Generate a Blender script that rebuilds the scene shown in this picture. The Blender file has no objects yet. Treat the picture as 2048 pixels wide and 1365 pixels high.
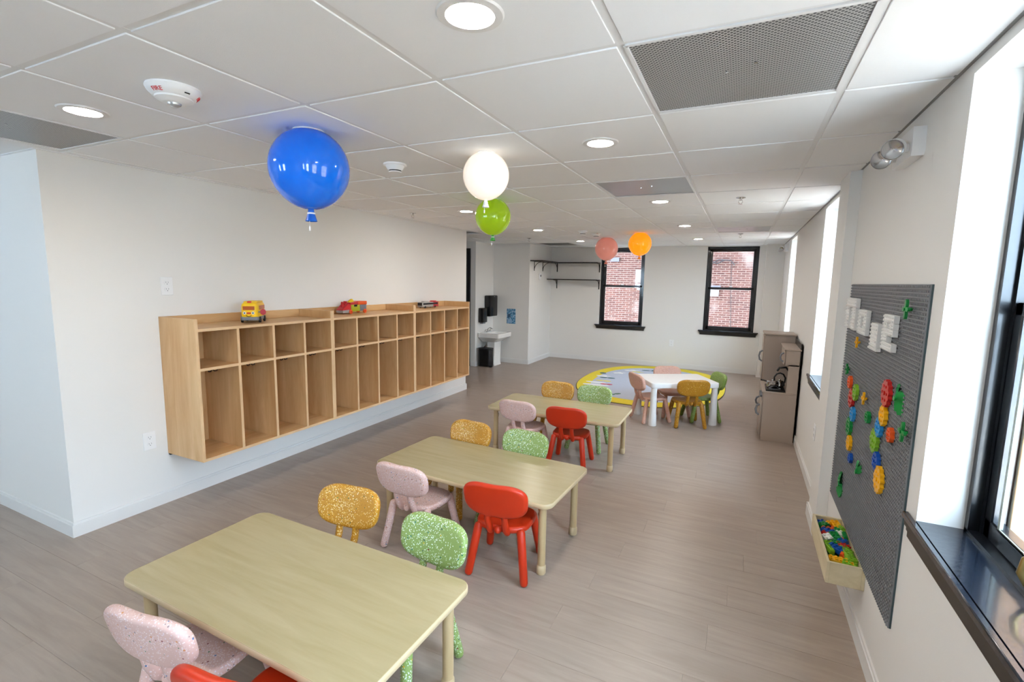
import bpy, bmesh, math, random
from mathutils import Vector, Matrix, Euler

# ------------------------------------------------------------------ camera, world, lights, exposure
SC = bpy.context.scene
COL = SC.collection
R = math.radians
T = 0.6096                      # ceiling module (2 ft)
H = 2.221                       # ceiling height
XR, XL, YF = 1.533, -2.521, 7.861
YB, XB = -4.6, -6.2             # back of the room, behind the camera

def srgb(h):
    h = h.lstrip('#')
    v = [int(h[i:i + 2], 16) / 255 for i in (0, 2, 4)]
    return tuple(x / 12.92 if x <= .04045 else ((x + .055) / 1.055) ** 2.4 for x in v)

cam_d = bpy.data.cameras.new('camera')
cam_d.sensor_fit = 'HORIZONTAL'; cam_d.sensor_width = 36.0
cam_d.lens = 968.0 / 2048 * 36.0
cam_d.clip_start = 0.05; cam_d.clip_end = 200
cam = bpy.data.objects.new('camera', cam_d); COL.objects.link(cam)
_yaw, _pitch, _roll = -.4422, -.1262, .0184
_f = Vector((math.sin(_yaw) * math.cos(_pitch), math.cos(_yaw) * math.cos(_pitch), math.sin(_pitch)))
_r = Vector((math.cos(_yaw), -math.sin(_yaw), 0)); _u = _r.cross(_f)
_r2 = _r * math.cos(_roll) + _u * math.sin(_roll); _u2 = -_r * math.sin(_roll) + _u * math.cos(_roll)
cam.matrix_world = Matrix(((_r2.x, _u2.x, -_f.x, .9685), (_r2.y, _u2.y, -_f.y, -1.427), (_r2.z, _u2.z, -_f.z, 1.567), (0, 0, 0, 1)))
SC.camera = cam

SKY = (0.60, 0.80, 1.0); SKY_STRENGTH = 22.0
LAMP = (1.0, 0.92, 0.83); LAMP_STRENGTH = 190.0
w = bpy.data.worlds.new('sky'); SC.world = w; w.use_nodes = True
bg = w.node_tree.nodes['Background']; bg.inputs[0].default_value = (*SKY, 1); bg.inputs[1].default_value = SKY_STRENGTH
SC.view_settings.view_transform = 'Standard'; SC.view_settings.look = 'None'
SC.view_settings.gamma = 1.0; SC.view_settings.use_curve_mapping = False
SC.view_settings.exposure = 0.32
SC.cycles.use_denoising = True
SC.cycles.max_bounces = 6; SC.cycles.diffuse_bounces = 5; SC.cycles.glossy_bounces = 3
SC.cycles.use_adaptive_sampling = True; SC.cycles.adaptive_threshold = 0.12; SC.cycles.use_light_tree = False; SC.cycles.adaptive_min_samples = 16
SC.cycles.transparent_max_bounces = 8; SC.cycles.sample_clamp_indirect = 8.0
SC.cycles.caustics_reflective = False; SC.cycles.caustics_refractive = False

sun_d = bpy.data.lights.new('sun', 'SUN'); sun_d.energy = 65.0; sun_d.color = (.95, .97, 1); sun_d.angle = R(.6)
sun = bpy.data.objects.new('sun', sun_d); COL.objects.link(sun)
sun.rotation_euler = Vector((.12, .60, -1)).to_track_quat('-Z', 'Y').to_euler()

def portal(name, loc, rot, sx, sy):
    l = bpy.data.lights.new(name, 'AREA'); l.shape = 'RECTANGLE'; l.size = sx; l.size_y = sy
    l.cycles.is_portal = True
    o = bpy.data.objects.new(name, l); o.location = loc; o.rotation_euler = rot; COL.objects.link(o)

# window openings (lo, hi) along y in the right wall, along x in far / back wall
WZ0, WZ1 = .805, 2.19
RW = [(-3.05, -2.20), (-.31, .505), (2.54, 3.35), (5.69, 6.50), (-1.70, -.85), (-4.35, -3.50)]  # last two openings are unseen, added for more daylight
FW = [(-1.555, -.725), (.352, 1.168)]
FZ0, FZ1 = .735, 2.205
BW = [(-5.4, -4.6), (-3.6, -2.8)]
for a, b in RW: portal('daylight_portal', (XR + .30, (a + b) / 2, (WZ0 + WZ1) / 2), (0, R(90), 0), WZ1 - WZ0, b - a)
for a, b in FW: portal('daylight_portal', ((a + b) / 2, YF + .28, (FZ0 + FZ1) / 2), (R(-90), 0, 0), b - a, FZ1 - FZ0)
for a, b in BW: portal('daylight_portal', ((a + b) / 2, YB - .28, (WZ0 + WZ1) / 2), (R(90), 0, 0), b - a, WZ1 - WZ0)

# ------------------------------------------------------------------ mesh helpers
class B:
    """collects verts / faces, becomes ONE mesh object"""
    def __init__(s): s.v = []; s.f = []; s.sm = []
    def add(s, vs, fs, M=None, smooth=True):
        o = len(s.v)
        for p in vs:
            p = Vector(p); s.v.append(tuple(M @ p) if M else tuple(p))
        for f in fs: s.f.append(tuple(i + o for i in f)); s.sm.append(smooth)
        return s
    def box(s, x0, x1, y0, y1, z0, z1, b=0, seg=2, M=None):
        if x0 > x1: x0, x1 = x1, x0
        if y0 > y1: y0, y1 = y1, y0
        if z0 > z1: z0, z1 = z1, z0
        if b <= 0:
            vs = [(x0, y0, z0), (x1, y0, z0), (x1, y1, z0), (x0, y1, z0), (x0, y0, z1), (x1, y0, z1), (x1, y1, z1), (x0, y1, z1)]
            return s.add(vs, [(0, 3, 2, 1), (4, 5, 6, 7), (0, 1, 5, 4), (1, 2, 6, 5), (2, 3, 7, 6), (3, 0, 4, 7)], M, False)
        bm = bmesh.new(); bmesh.ops.create_cube(bm, size=1)
        for v in bm.verts:
            v.co = Vector(((x0 + x1) / 2 + v.co.x * (x1 - x0), (y0 + y1) / 2 + v.co.y * (y1 - y0), (z0 + z1) / 2 + v.co.z * (z1 - z0)))
        bmesh.ops.bevel(bm, geom=bm.edges[:], offset=b, segments=seg, profile=.5, affect='EDGES')
        bm.verts.index_update()
        s.add([v.co.copy() for v in bm.verts], [tuple(v.index for v in f.verts) for f in bm.faces], M); bm.free(); return s
    def prism(s, poly, axis, d0, d1, M=None, smooth=False):
        """poly: 2D points; extruded along axis ('x': (y,z), 'y': (x,z), 'z': (x,y)) from d0 to d1"""
        n = len(poly)
        def P(p, d): return {'x': (d, p[0], p[1]), 'y': (p[0], d, p[1]), 'z': (p[0], p[1], d)}[axis]
        vs = [P(p, d0) for p in poly] + [P(p, d1) for p in poly]
        fs = [tuple(range(n)), tuple(range(2 * n - 1, n - 1, -1))]
        fs += [(i, i + n, (i + 1) % n + n, (i + 1) % n) for i in range(n)]
        return s.add(vs, fs, M, smooth)
    def lathe(s, prof, n=24, M=None, cap=True):
        """prof: (r,z) list, around z"""
        vs = []; fs = []
        for r, z in prof:
            for k in range(n):
                a = 2 * math.pi * k / n; vs.append((r * math.cos(a), r * math.sin(a), z))
        for i in range(len(prof) - 1):
            for k in range(n):
                k2 = (k + 1) % n; fs.append((i * n + k, i * n + k2, (i + 1) * n + k2, (i + 1) * n + k))
        if cap:
            if prof[0][0] > 1e-5: fs.append(tuple(range(n - 1, -1, -1)))
            if prof[-1][0] > 1e-5: fs.append(tuple((len(prof) - 1) * n + k for k in range(n)))
        return s.add(vs, fs, M)
    def cyl(s, p0, p1, r0, r1=None, n=16, rnd=0):
        p0 = Vector(p0); p1 = Vector(p1); r1 = r0 if r1 is None else r1
        L = (p1 - p0).length; q = Vector((0, 0, 1)).rotation_difference((p1 - p0).normalized())
        M = Matrix.Translation(p0) @ q.to_matrix().to_4x4()
        if rnd:
            pr = [(r0 * math.sin(t), r0 * .9 - r0 * .9 * math.cos(t)) for t in (0.02, .5, 1.0, 1.57)]
            pr += [(r1 * math.sin(t), L - r1 * .9 + r1 * .9 * math.cos(t)) for t in (1.57, 1.0, .5, .02)]
        else: pr = [(r0, 0), (r1, L)]
        return s.lathe(pr, n, M)
    def tube(s, pts, r, n=10):
        pts = [Vector(p) for p in pts]; vs = []; fs = []
        t0 = (pts[1] - pts[0]).normalized(); up = Vector((0, 0, 1)) if abs(t0.z) < .9 else Vector((1, 0, 0))
        a = t0.cross(up).normalized(); m = len(pts)
        for i, p in enumerate(pts):
            t = (pts[min(i + 1, m - 1)] - pts[max(i - 1, 0)]).normalized()
            a = (a - t * a.dot(t)).normalized(); b = t.cross(a)
            rr = r[i] if isinstance(r, (list, tuple)) else r
            for k in range(n):
                g = 2 * math.pi * k / n; vs.append(p + a * (rr * math.cos(g)) + b * (rr * math.sin(g)))
        for i in range(m - 1):
            for k in range(n):
                k2 = (k + 1) % n; fs.append((i * n + k, i * n + k2, (i + 1) * n + k2, (i + 1) * n + k))
        fs.append(tuple(range(n - 1, -1, -1))); fs.append(tuple((m - 1) * n + k for k in range(n)))
        return s.add(vs, fs)
    def sphere(s, c, r, n=16, m=10, sz=1.0):
        pr = [(r * math.sin(math.pi * i / m), -r * sz * math.cos(math.pi * i / m)) for i in range(m + 1)]
        pr[0] = (1e-4, pr[0][1]); pr[-1] = (1e-4, pr[-1][1])
        return s.lathe(pr, n, Matrix.Translation(c))
    def slab(s, outline, th, rnd, warp, seg=4):
        """soft slab: 2D outline (closed, ccw), thickness th, edge rounding rnd; warp(u,v,t)->xyz"""
        n = len(outline); cx = sum(p[0] for p in outline) / n; cy = sum(p[1] for p in outline) / n
        mx = max(math.hypot(p[0] - cx, p[1] - cy) for p in outline)
        rings = []
        for side in (-1, 1):
            rr = []
            for k in range(seg + 1):
                a = math.pi / 2 * k / seg
                rr.append((rnd * (1 - math.cos(a)) if side < 0 else rnd * (1 - math.sin(a)), 0))
        prof = []
        for k in range(seg + 1):
            a = math.pi / 2 * k / seg; prof.append((rnd * (1 - math.sin(a)), -th / 2 + rnd * (1 - math.cos(a)) if rnd < th / 2 else -th / 2 * math.cos(a)))
        for k in range(seg + 1):
            a = math.pi / 2 * k / seg; prof.append((rnd * (1 - math.cos(a)), (th / 2 - rnd * (1 - math.sin(a))) if rnd < th / 2 else th / 2 * math.sin(a)))
        vs = []; fs = []
        def inset(i, d):
            p0, p, p1 = outline[i - 1], outline[i], outline[(i + 1) % n]
            tx, ty = p1[0] - p0[0], p1[1] - p0[1]; l = math.hypot(tx, ty) or 1
            return (p[0] - ty / l * d, p[1] + tx / l * d)
        def ring(pts, t):
            o = len(vs)
            for u, v in pts: vs.append(warp(u, v, t))
            return o
        R_ = []
        inner = [inset(i, rnd) for i in range(n)]
        shr = (.72, .42, .15)
        for q in reversed(shr): R_.append(ring([(cx + (p[0] - cx) * q, cy + (p[1] - cy) * q) for p in inner], -th / 2))
        for d, t in prof: R_.append(ring([inset(i, d) for i in range(n)], t))
        for q in shr: R_.append(ring([(cx + (p[0] - cx) * q, cy + (p[1] - cy) * q) for p in inner], th / 2))
        for a, b in zip(R_, R_[1:]):
            for i in range(n): fs.append((a + i, a + (i + 1) % n, b + (i + 1) % n, b + i))
        fs.append(tuple(R_[0] + i for i in range(n - 1, -1, -1))); fs.append(tuple(R_[-1] + i for i in range(n)))
        return s.add(vs, fs)
    def mesh(s, name, mat=None, ang=40):
        me = bpy.data.meshes.new(name); me.from_pydata(s.v, [], s.f)
        me.polygons.foreach_set('use_smooth', s.sm); me.update()
        bm = bmesh.new(); bm.from_mesh(me); bmesh.ops.recalc_face_normals(bm, faces=bm.faces[:]); bm.to_mesh(me); bm.free()
        try: me.set_sharp_from_angle(angle=R(ang))
        except Exception: pass
        if mat: me.materials.append(mat)
        return me
    def obj(s, name, mat, parent=None, loc=None, ang=40):
        o = bpy.data.objects.new(name, s.mesh(name, mat, ang)); COL.objects.link(o)
        if parent: o.parent = parent
        if loc: o.location = loc
        return o

def tag(o, label=None, cat=None, group=None, kind=None):
    if label: o['label'] = label
    if cat: o['category'] = cat
    if group: o['group'] = group
    if kind: o['kind'] = kind
    return o
def thing(name, loc, rz=0, label=None, cat=None, group=None):
    o = bpy.data.objects.new(name, None); o.empty_display_size = .05; COL.objects.link(o)
    o.location = loc; o.rotation_euler = (0, 0, rz); return tag(o, label, cat, group)
def struct(o, label=None): return tag(o, label, None, None, 'structure')
def inst(me, name, parent=None, loc=(0, 0, 0), rot=None):
    o = bpy.data.objects.new(name, me); COL.objects.link(o); o.location = loc
    if rot: o.rotation_euler = rot
    if parent: o.parent = parent
    return o
def copy_tree(o, parent=None):
    c = o.copy(); COL.objects.link(c); c.parent = parent
    for ch in list(o.children): copy_tree(ch, c)
    return c
def rrect(w_, d_, r, n=6, cx=0, cy=0):
    p = []
    for sx, sy, a0 in ((1, 1, 0), (-1, 1, 90), (-1, -1, 180), (1, -1, 270)):
        for k in range(n + 1):
            a = R(a0 + 90 * k / n); p.append((cx + sx * (w_ / 2 - r) + r * math.cos(a), cy + sy * (d_ / 2 - r) + r * math.sin(a)))
    return p

# ------------------------------------------------------------------ materials
def newmat(name):
    m = bpy.data.materials.new(name); m.use_nodes = True; nt = m.node_tree
    return m, nt, nt.nodes['Principled BSDF']
def N(nt, t, **kw):
    n = nt.nodes.new(t)
    for k, v in kw.items():
        if hasattr(n, k): setattr(n, k, v)
        else: n.inputs[k].default_value = v
    return n
def plain(name, col, rough=.5, metal=0, bump=0, bscale=200, emit=0, ecol=None, spec=.5, coat=0, var=0, vscale=3):
    m, nt, p = newmat(name); c = srgb(col) if isinstance(col, str) else col
    p.inputs['Base Color'].default_value = (*c, 1); p.inputs['Roughness'].default_value = rough
    p.inputs['Metallic'].default_value = metal; p.inputs['Specular IOR Level'].default_value = spec
    p.inputs['Coat Weight'].default_value = coat; p.inputs['Coat Roughness'].default_value = .08
    tc = N(nt, 'ShaderNodeTexCoord')
    if var:
        nz = N(nt, 'ShaderNodeTexNoise'); nz.inputs['Scale'].default_value = vscale; nz.inputs['Detail'].default_value = 4
        nt.links.new(tc.outputs['Object'], nz.inputs['Vector'])
        mx = N(nt, 'ShaderNodeMix', data_type='RGBA'); mx.inputs[6].default_value = (*[x * (1 - var) for x in c], 1); mx.inputs[7].default_value = (*[min(1, x * (1 + var)) for x in c], 1)
        nt.links.new(nz.outputs['Fac'], mx.inputs[0]); nt.links.new(mx.outputs[2], p.inputs['Base Color'])
    if bump:
        nz = N(nt, 'ShaderNodeTexNoise'); nz.inputs['Scale'].default_value = bscale; nz.inputs['Detail'].default_value = 3
        bp = N(nt, 'ShaderNodeBump'); bp.inputs['Strength'].default_value = bump; bp.inputs['Distance'].default_value = .002
        nt.links.new(tc.outputs['Object'], nz.inputs['Vector']); nt.links.new(nz.outputs['Fac'], bp.inputs['Height']); nt.links.new(bp.outputs['Normal'], p.inputs['Normal'])
    if emit:
        p.inputs['Emission Color'].default_value = (*(ecol or c), 1); p.inputs['Emission Strength'].default_value = emit
    return m
def wood(name, dark, light, axis=(1, 14, 14), scale=2.2, rough=.45, rand=0, bump=.05, contrast=(.3, .7), coords='Object', coat=0, spec=.5):
    """grain runs along the axis with the small factor"""
    m, nt, p = newmat(name); tc = N(nt, 'ShaderNodeTexCoord'); mp = N(nt, 'ShaderNodeMapping'); mp.inputs['Scale'].default_value = axis
    nz = N(nt, 'ShaderNodeTexNoise'); nz.inputs['Scale'].default_value = scale; nz.inputs['Detail'].default_value = 7; nz.inputs['Roughness'].default_value = .62; nz.inputs['Distortion'].default_value = .6
    rp = N(nt, 'ShaderNodeValToRGB'); rp.color_ramp.elements[0].position = contrast[0]; rp.color_ramp.elements[1].position = contrast[1]
    rp.color_ramp.elements[0].color = (*srgb(dark), 1); rp.color_ramp.elements[1].color = (*srgb(light), 1)
    L = nt.links.new
    vec = tc.outputs[coords]
    if rand:
        oi = N(nt, 'ShaderNodeObjectInfo'); ad = N(nt, 'ShaderNodeVectorMath', operation='ADD'); ml = N(nt, 'ShaderNodeMath', operation='MULTIPLY'); ml.inputs[1].default_value = 37
        cb = N(nt, 'ShaderNodeCombineXYZ'); L(oi.outputs['Random'], ml.inputs[0]); L(ml.outputs[0], cb.inputs[0]); L(ml.outputs[0], cb.inputs[1]); L(ml.outputs[0], cb.inputs[2])
        L(vec, ad.inputs[0]); L(cb.outputs[0], ad.inputs[1]); vec = ad.outputs[0]
    L(vec, mp.inputs['Vector']); L(mp.outputs[0], nz.inputs['Vector']); L(nz.outputs['Fac'], rp.inputs[0])
    out = rp.outputs[0]
    if rand:
        hs = N(nt, 'ShaderNodeHueSaturation'); mr = N(nt, 'ShaderNodeMapRange'); mr.inputs[3].default_value = 1 - rand; mr.inputs[4].default_value = 1 + rand
        L(oi.outputs['Random'], mr.inputs[0]); L(mr.outputs[0], hs.inputs['Value']); L(out, hs.inputs['Color']); out = hs.outputs[0]
    L(out, p.inputs['Base Color']); p.inputs['Roughness'].default_value = rough; p.inputs['Coat Weight'].default_value = coat; p.inputs['Specular IOR Level'].default_value = spec
    if bump:
        bp = N(nt, 'ShaderNodeBump'); bp.inputs['Strength'].default_value = bump; bp.inputs['Distance'].default_value = .002; L(nz.outputs['Fac'], bp.inputs['Height']); L(bp.outputs['Normal'], p.inputs['Normal'])
    return m
def terrazzo(name, base, flakes, dens=.55, scale=120, rough=.42):
    m, nt, p = newmat(name); L = nt.links.new
    tc = N(nt, 'ShaderNodeTexCoord')
    base_c = N(nt, 'ShaderNodeRGB'); base_c.outputs[0].default_value = (*srgb(base), 1)
    cur = base_c.outputs[0]
    lo = N(nt, 'ShaderNodeTexNoise'); lo.inputs['Scale'].default_value = 9; lo.inputs['Detail'].default_value = 2; L(tc.outputs['Object'], lo.inputs['Vector'])
    for i, (sc_, dn, ramp) in enumerate(((scale, dens, flakes[0]), (scale * .48, .16, flakes[1]))):
        vo = N(nt, 'ShaderNodeTexVoronoi'); vo.inputs['Scale'].default_value = sc_; L(tc.outputs['Object'], vo.inputs['Vector'])
        lt = N(nt, 'ShaderNodeMath', operation='LESS_THAN'); lt.inputs[1].default_value = .40 if i == 0 else .27; L(vo.outputs['Distance'], lt.inputs[0])
        sp = N(nt, 'ShaderNodeSeparateColor'); L(vo.outputs['Color'], sp.inputs[0])
        mr = N(nt, 'ShaderNodeMapRange'); mr.inputs[1].default_value = .35; mr.inputs[2].default_value = .65; mr.inputs[3].default_value = dn * .35; mr.inputs[4].default_value = dn * 1.5; L(lo.outputs['Fac'], mr.inputs[0])
        l2 = N(nt, 'ShaderNodeMath', operation='LESS_THAN'); L(sp.outputs[0], l2.inputs[0]); L(mr.outputs[0], l2.inputs[1])
        mu = N(nt, 'ShaderNodeMath', operation='MULTIPLY'); L(lt.outputs[0], mu.inputs[0]); L(l2.outputs[0], mu.inputs[1])
        rp = N(nt, 'ShaderNodeValToRGB'); rp.color_ramp.interpolation = 'CONSTANT'
        els = rp.color_ramp.elements
        while len(els) < len(ramp): els.new(.5)
        for k, cc in enumerate(ramp): els[k].position = k / len(ramp); els[k].color = (*srgb(cc), 1)
        L(sp.outputs[1], rp.inputs[0])
        mx = N(nt, 'ShaderNodeMix', data_type='RGBA'); L(mu.outputs[0], mx.inputs[0]); L(cur, mx.inputs[6]); L(rp.outputs[0], mx.inputs[7]); cur = mx.outputs[2]
    L(cur, p.inputs['Base Color']); p.inputs['Roughness'].default_value = rough
    return m
def glassmat(name, tint=(1, 1, 1), refl=.08):
    m = bpy.data.materials.new(name); m.use_nodes = True; nt = m.node_tree; nt.nodes.clear(); L = nt.links.new
    o = N(nt, 'ShaderNodeOutputMaterial'); t = N(nt, 'ShaderNodeBsdfTransparent'); t.inputs[0].default_value = (*tint, 1)
    g = N(nt, 'ShaderNodeBsdfGlossy'); g.inputs['Roughness'].default_value = .02; lw = N(nt, 'ShaderNodeLayerWeight'); pw = N(nt, 'ShaderNodeMath', operation='POWER'); pw.inputs[1].default_value = 5; L(lw.outputs['Facing'], pw.inputs[0])
    fr = N(nt, 'ShaderNodeMath', operation='MULTIPLY_ADD'); fr.inputs[1].default_value = .5; fr.inputs[2].default_value = .03; L(pw.outputs[0], fr.inputs[0])
    mx = N(nt, 'ShaderNodeMixShader'); L(fr.outputs[0], mx.inputs[0]); L(t.outputs[0], mx.inputs[1]); L(g.outputs[0], mx.inputs[2]); L(mx.outputs[0], o.inputs[0]); return m
def perforated(name, metal='#b4b4b2', hole='#4a4a4c', pitch=.0105, rad=.34, rough=.4):
    m, nt, p = newmat(name); L = nt.links.new; tc = N(nt, 'ShaderNodeTexCoord'); mp = N(nt, 'ShaderNodeMapping')
    mp.inputs['Scale'].default_value = (1 / pitch, 1 / pitch, 1); mp.inputs['Rotation'].default_value = (0, 0, R(45))
    L(tc.outputs['Object'], mp.inputs['Vector']); fr = N(nt, 'ShaderNodeVectorMath', operation='FRACTION'); L(mp.outputs[0], fr.inputs[0])
    sb = N(nt, 'ShaderNodeVectorMath', operation='SUBTRACT'); sb.inputs[1].default_value = (.5, .5, 0); L(fr.outputs[0], sb.inputs[0])
    ml = N(nt, 'ShaderNodeVectorMath', operation='MULTIPLY'); ml.inputs[1].default_value = (1, 1, 0); L(sb.outputs[0], ml.inputs[0])
    ln = N(nt, 'ShaderNodeVectorMath', operation='LENGTH'); L(ml.outputs[0], ln.inputs[0])
    lt = N(nt, 'ShaderNodeMath', operation='LESS_THAN'); lt.inputs[1].default_value = rad; L(ln.outputs['Value'], lt.inputs[0])
    mx = N(nt, 'ShaderNodeMix', data_type='RGBA'); mx.inputs[6].default_value = (*srgb(metal), 1); mx.inputs[7].default_value = (*srgb(hole), 1); L(lt.outputs[0], mx.inputs[0]); L(mx.outputs[2], p.inputs['Base Color'])
    p.inputs['Roughness'].default_value = rough; p.inputs['Metallic'].default_value = .35
    return m
def brickmat(name):
    m, nt, p = newmat(name); L = nt.links.new; tc = N(nt, 'ShaderNodeTexCoord'); mp = N(nt, 'ShaderNodeMapping'); mp.inputs['Rotation'].default_value = (R(-90), 0, 0)
    L(tc.outputs['Object'], mp.inputs['Vector'])
    b = N(nt, 'ShaderNodeTexBrick'); b.inputs['Scale'].default_value = 1; b.inputs['Brick Width'].default_value = .22; b.inputs['Row Height'].default_value = .064; b.inputs['Mortar Size'].default_value = .009
    b.inputs['Color1'].default_value = (*srgb('#43201a'), 1); b.inputs['Color2'].default_value = (*srgb('#5a342c'), 1); b.inputs['Mortar'].default_value = (*srgb('#75675f'), 1)
    L(mp.outputs[0], b.inputs['Vector'])
    nz = N(nt, 'ShaderNodeTexNoise'); nz.inputs['Scale'].default_value = .9; nz.inputs['Detail'].default_value = 6; L(tc.outputs['Object'], nz.inputs['Vector'])
    rp = N(nt, 'ShaderNodeValToRGB'); rp.color_ramp.elements[0].position = .52; rp.color_ramp.elements[1].position = .66
    L(nz.outputs['Fac'], rp.inputs[0]); mx = N(nt, 'ShaderNodeMix', data_type='RGBA'); L(rp.outputs[0], mx.inputs[0]); L(b.outputs['Color'], mx.inputs[6]); mx.inputs[7].default_value = (*srgb('#8a7a74'), 1)
    L(mx.outputs[2], p.inputs['Base Color']); p.inputs['Roughness'].default_value = .9; return m

M_WALL = plain('wall_paint', '#e8e6e2', .72, bump=.12, bscale=350)
M_TRIM = plain('trim_paint', '#e6e5e3', .4)
M_TILE = plain('ceiling_tile', '#f1f2f3', .9, bump=.25, bscale=420)
M_TEE = plain('tee_grid', '#e6e6e6', .45)
M_FLOOR = wood('vinyl_plank', '#908175', '#ac9d91', axis=(1.0, 11, 1), scale=2.4, rough=.33, rand=.018, bump=.05, contrast=(.15, .85), coords='Object')
M_SLAB = plain('floor_slab', '#9d8f82', .5)
M_BLACK = plain('black_paint', '#15181d', .28, coat=.3)
M_SILL = plain('black_sill_paint', '#141a24', .22, bump=.3, bscale=60, coat=.4)
M_GLASS = glassmat('window_glass')
M_BIRCH = wood('birch_ply', '#c3945f', '#deb988', axis=(6, 6, .8), scale=2.0, rough=.42, contrast=(.3, .75), coat=.1)
M_BIRCH_H = wood('birch_ply_flat', '#c3945f', '#deb988', axis=(6, .8, 6), scale=2.0, rough=.42, contrast=(.3, .75), coat=.1)
M_EDGE = wood('birch_edge', '#d8b285', '#e2c096', axis=(3, 3, 3), scale=1.5, rough=.5, bump=0)
M_TABLE = wood('maple_laminate', '#a1926a', '#b1a27e', axis=(.9, 9, 9), scale=2.2, rough=.27, contrast=(.25, .75), bump=.02)
M_BAND = plain('table_edge_band', '#cdb791', .4)
M_LEG = plain('table_leg_enamel', '#c0a77e', .33)
M_WHITEP = plain('white_plastic', '#eeeeee', .35)
M_CHROME = plain('chrome', '#cfcfcf', .15, 1)
M_DARKMETAL = plain('dark_metal', '#4a3d32', .3, .8)
M_RED = plain('red_plastic', '#c42f0c', .38)
WHITES = ['#f2ecd8', '#e9e6df', '#f6f1e2', '#ffffff']
M_YEL = terrazzo('terrazzo_yellow', '#bb8420', ([*['#e6c878', '#eedaa0', '#d8a63c', '#f2e4bc'], '#a06c16'], ['#55813e', '#a1442a', '#b88530', '#e6d8b4', '#4b6043']), .75, 170)
M_MUST = terrazzo('terrazzo_mustard', '#a97416', (['#c89a3c', '#d8b45c', '#8f5e10'], ['#6b5a20', '#8f4a20', '#e0cc9a']), .5, 170)
M_PINK = terrazzo('terrazzo_pink', '#d8b4aa', (['#e8d2cc', '#ecdcda', '#e0bdb4', '#e3d3dc'], ['#8a3a36', '#3a6fa5', '#8f7a7a', '#d08b55', '#4c7a50']), .75, 170)
M_GREEN = terrazzo('terrazzo_green', '#8aa25a', (['#dff0dc', '#eaf4e6', '#bcd6a0', '#d5ead6'], ['#7d2f2a', '#2c6b4c', '#355a50', '#c9b02c', '#3f7d66']), .62, 150)
M_GREEN2 = terrazzo('terrazzo_olive_green', '#7f9a4a', (['#a9c07a', '#c9d6a0', '#93ac5c'], ['#4b5a2c', '#2c6b4c', '#5a6b3a']), .45, 170)
M_PEACH = terrazzo('terrazzo_peach', '#d3a694', (['#e6c0ae', '#dba892', '#ecd0c4'], ['#a0584a', '#8f7a7a', '#d08b55']), .35, 170)
M_LIGHT = plain('downlight_diffuser', '#ffffff', .5, emit=LAMP_STRENGTH, ecol=LAMP)
M_VENT = perforated('perforated_steel')
M_VENT2 = perforated('perforated_steel_dark', '#8b8b8b', '#3a3a3a')
M_GREYPLATE = plain('grey_baseplate', '#7d7f82', .42)
M_LEGOWHITE = plain('white_brick_plastic', '#e9e8e4', .3)
LEGO = {k: plain('brick_' + k, v, .3) for k, v in dict(blue='#0d4fae', sky='#2b8fd0', yellow='#f0b010', orange='#e8581c', red='#c2221e', green='#0f8a3c', lime='#7fb32a', white='#ecebe6').items()}
M_PINE = wood('pine_box', '#cdbd98', '#ddcfae', axis=(8, 1, 8), scale=2.4, rough=.55)
M_KITCHEN = plain('kitchen_taupe', '#a8988b', .5)
M_PORC = plain('porcelain', '#efeeea', .12, coat=.5)
M_DISP = plain('dispenser_black', '#111214', .25)
M_GREY = plain('grey_plastic', '#7b7f86', .4)
M_BRASS = plain('brass', '#b59a5c', .3, .9)

# ------------------------------------------------------------------ floor
rnd = random.Random(7)
fl = B().box(XB, XR + .3, YB - .3, YF + .3, -.12, -.004).obj('floor', M_SLAB); struct(fl, 'taupe wood-look vinyl plank floor of the classroom')
PW, PL = .1778, 1.2192
pm_cache = {}
def plank(x0, x1, y0, y1):
    k = (round(x1 - x0, 4), round(y1 - y0, 4))
    if k not in pm_cache:
        a, b = k; g = .0003
        pm_cache[k] = B().box(-a / 2 + g, a / 2 - g, -b / 2 + g, b / 2 - g, -.0038, 0, b=.0005, seg=1).mesh('plank', M_FLOOR)
    inst(pm_cache[k], 'plank', fl, ((x0 + x1) / 2, (y0 + y1) / 2, 0))
y = -1.30; row = 0
while y < YF:
    y1 = min(y + PW, YF)
    lo = XL if y >= -.085 and y < 4.42 else (-3.6 if y < -.085 else -3.32)
    if lo == XL and y < 0: lo = XL
    if 6.76 < y: lo = -2.578
    x = lo - (row * .47 % 1) * PL
    while x < XR:
        a, b = max(x, lo), min(x + PL, XR)
        if b - a > .05: plank(a, b, y, y1)
        elif b - a > 0: plank(a, b, y, y1)
        x += PL
    y += PW; row += 1
fb = B()
fb.box(XB, XR, YB, -1.30, -.0038, 0); fb.box(XB, -3.6, -1.30, -.085, -.0038, 0); fb.box(XB, -3.32, 4.42, 6.08, -.0038, 0)
tag(fb.obj('plank_surface', M_FLOOR, fl), kind='stuff')

# ------------------------------------------------------------------ walls
def wall_y(name, x0, x1, ya, yb, ops, z0w, z1w, label):      # wall running along y with window openings
    b = B(); p = ya
    for a, c in sorted(ops):
        b.box(x0, x1, p, a, 0, H + .1); b.box(x0, x1, a, c, 0, z0w); b.box(x0, x1, a, c, z1w, H + .1); p = c
    b.box(x0, x1, p, yb, 0, H + .1); return struct(b.obj(name, M_WALL), label)
def wall_x(name, y0, y1, xa, xb, ops, z0w, z1w, label):
    b = B(); p = xa
    for a, c in sorted(ops):
        b.box(p, a, y0, y1, 0, H + .1); b.box(a, c, y0, y1, 0, z0w); b.box(a, c, y0, y1, z1w, H + .1); p = c
    b.box(p, xb, y0, y1, 0, H + .1); return struct(b.obj(name, M_WALL), label)
wall_y('wall_right', XR, XR + .27, YB - .25, YF + .25, RW, WZ0 - .03, WZ1, 'off-white right wall with deep window openings')
wall_x('wall_far', YF, YF + .25, -2.85, XR, FW, FZ0 - .02, FZ1, 'off-white far wall with two black windows')
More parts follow.
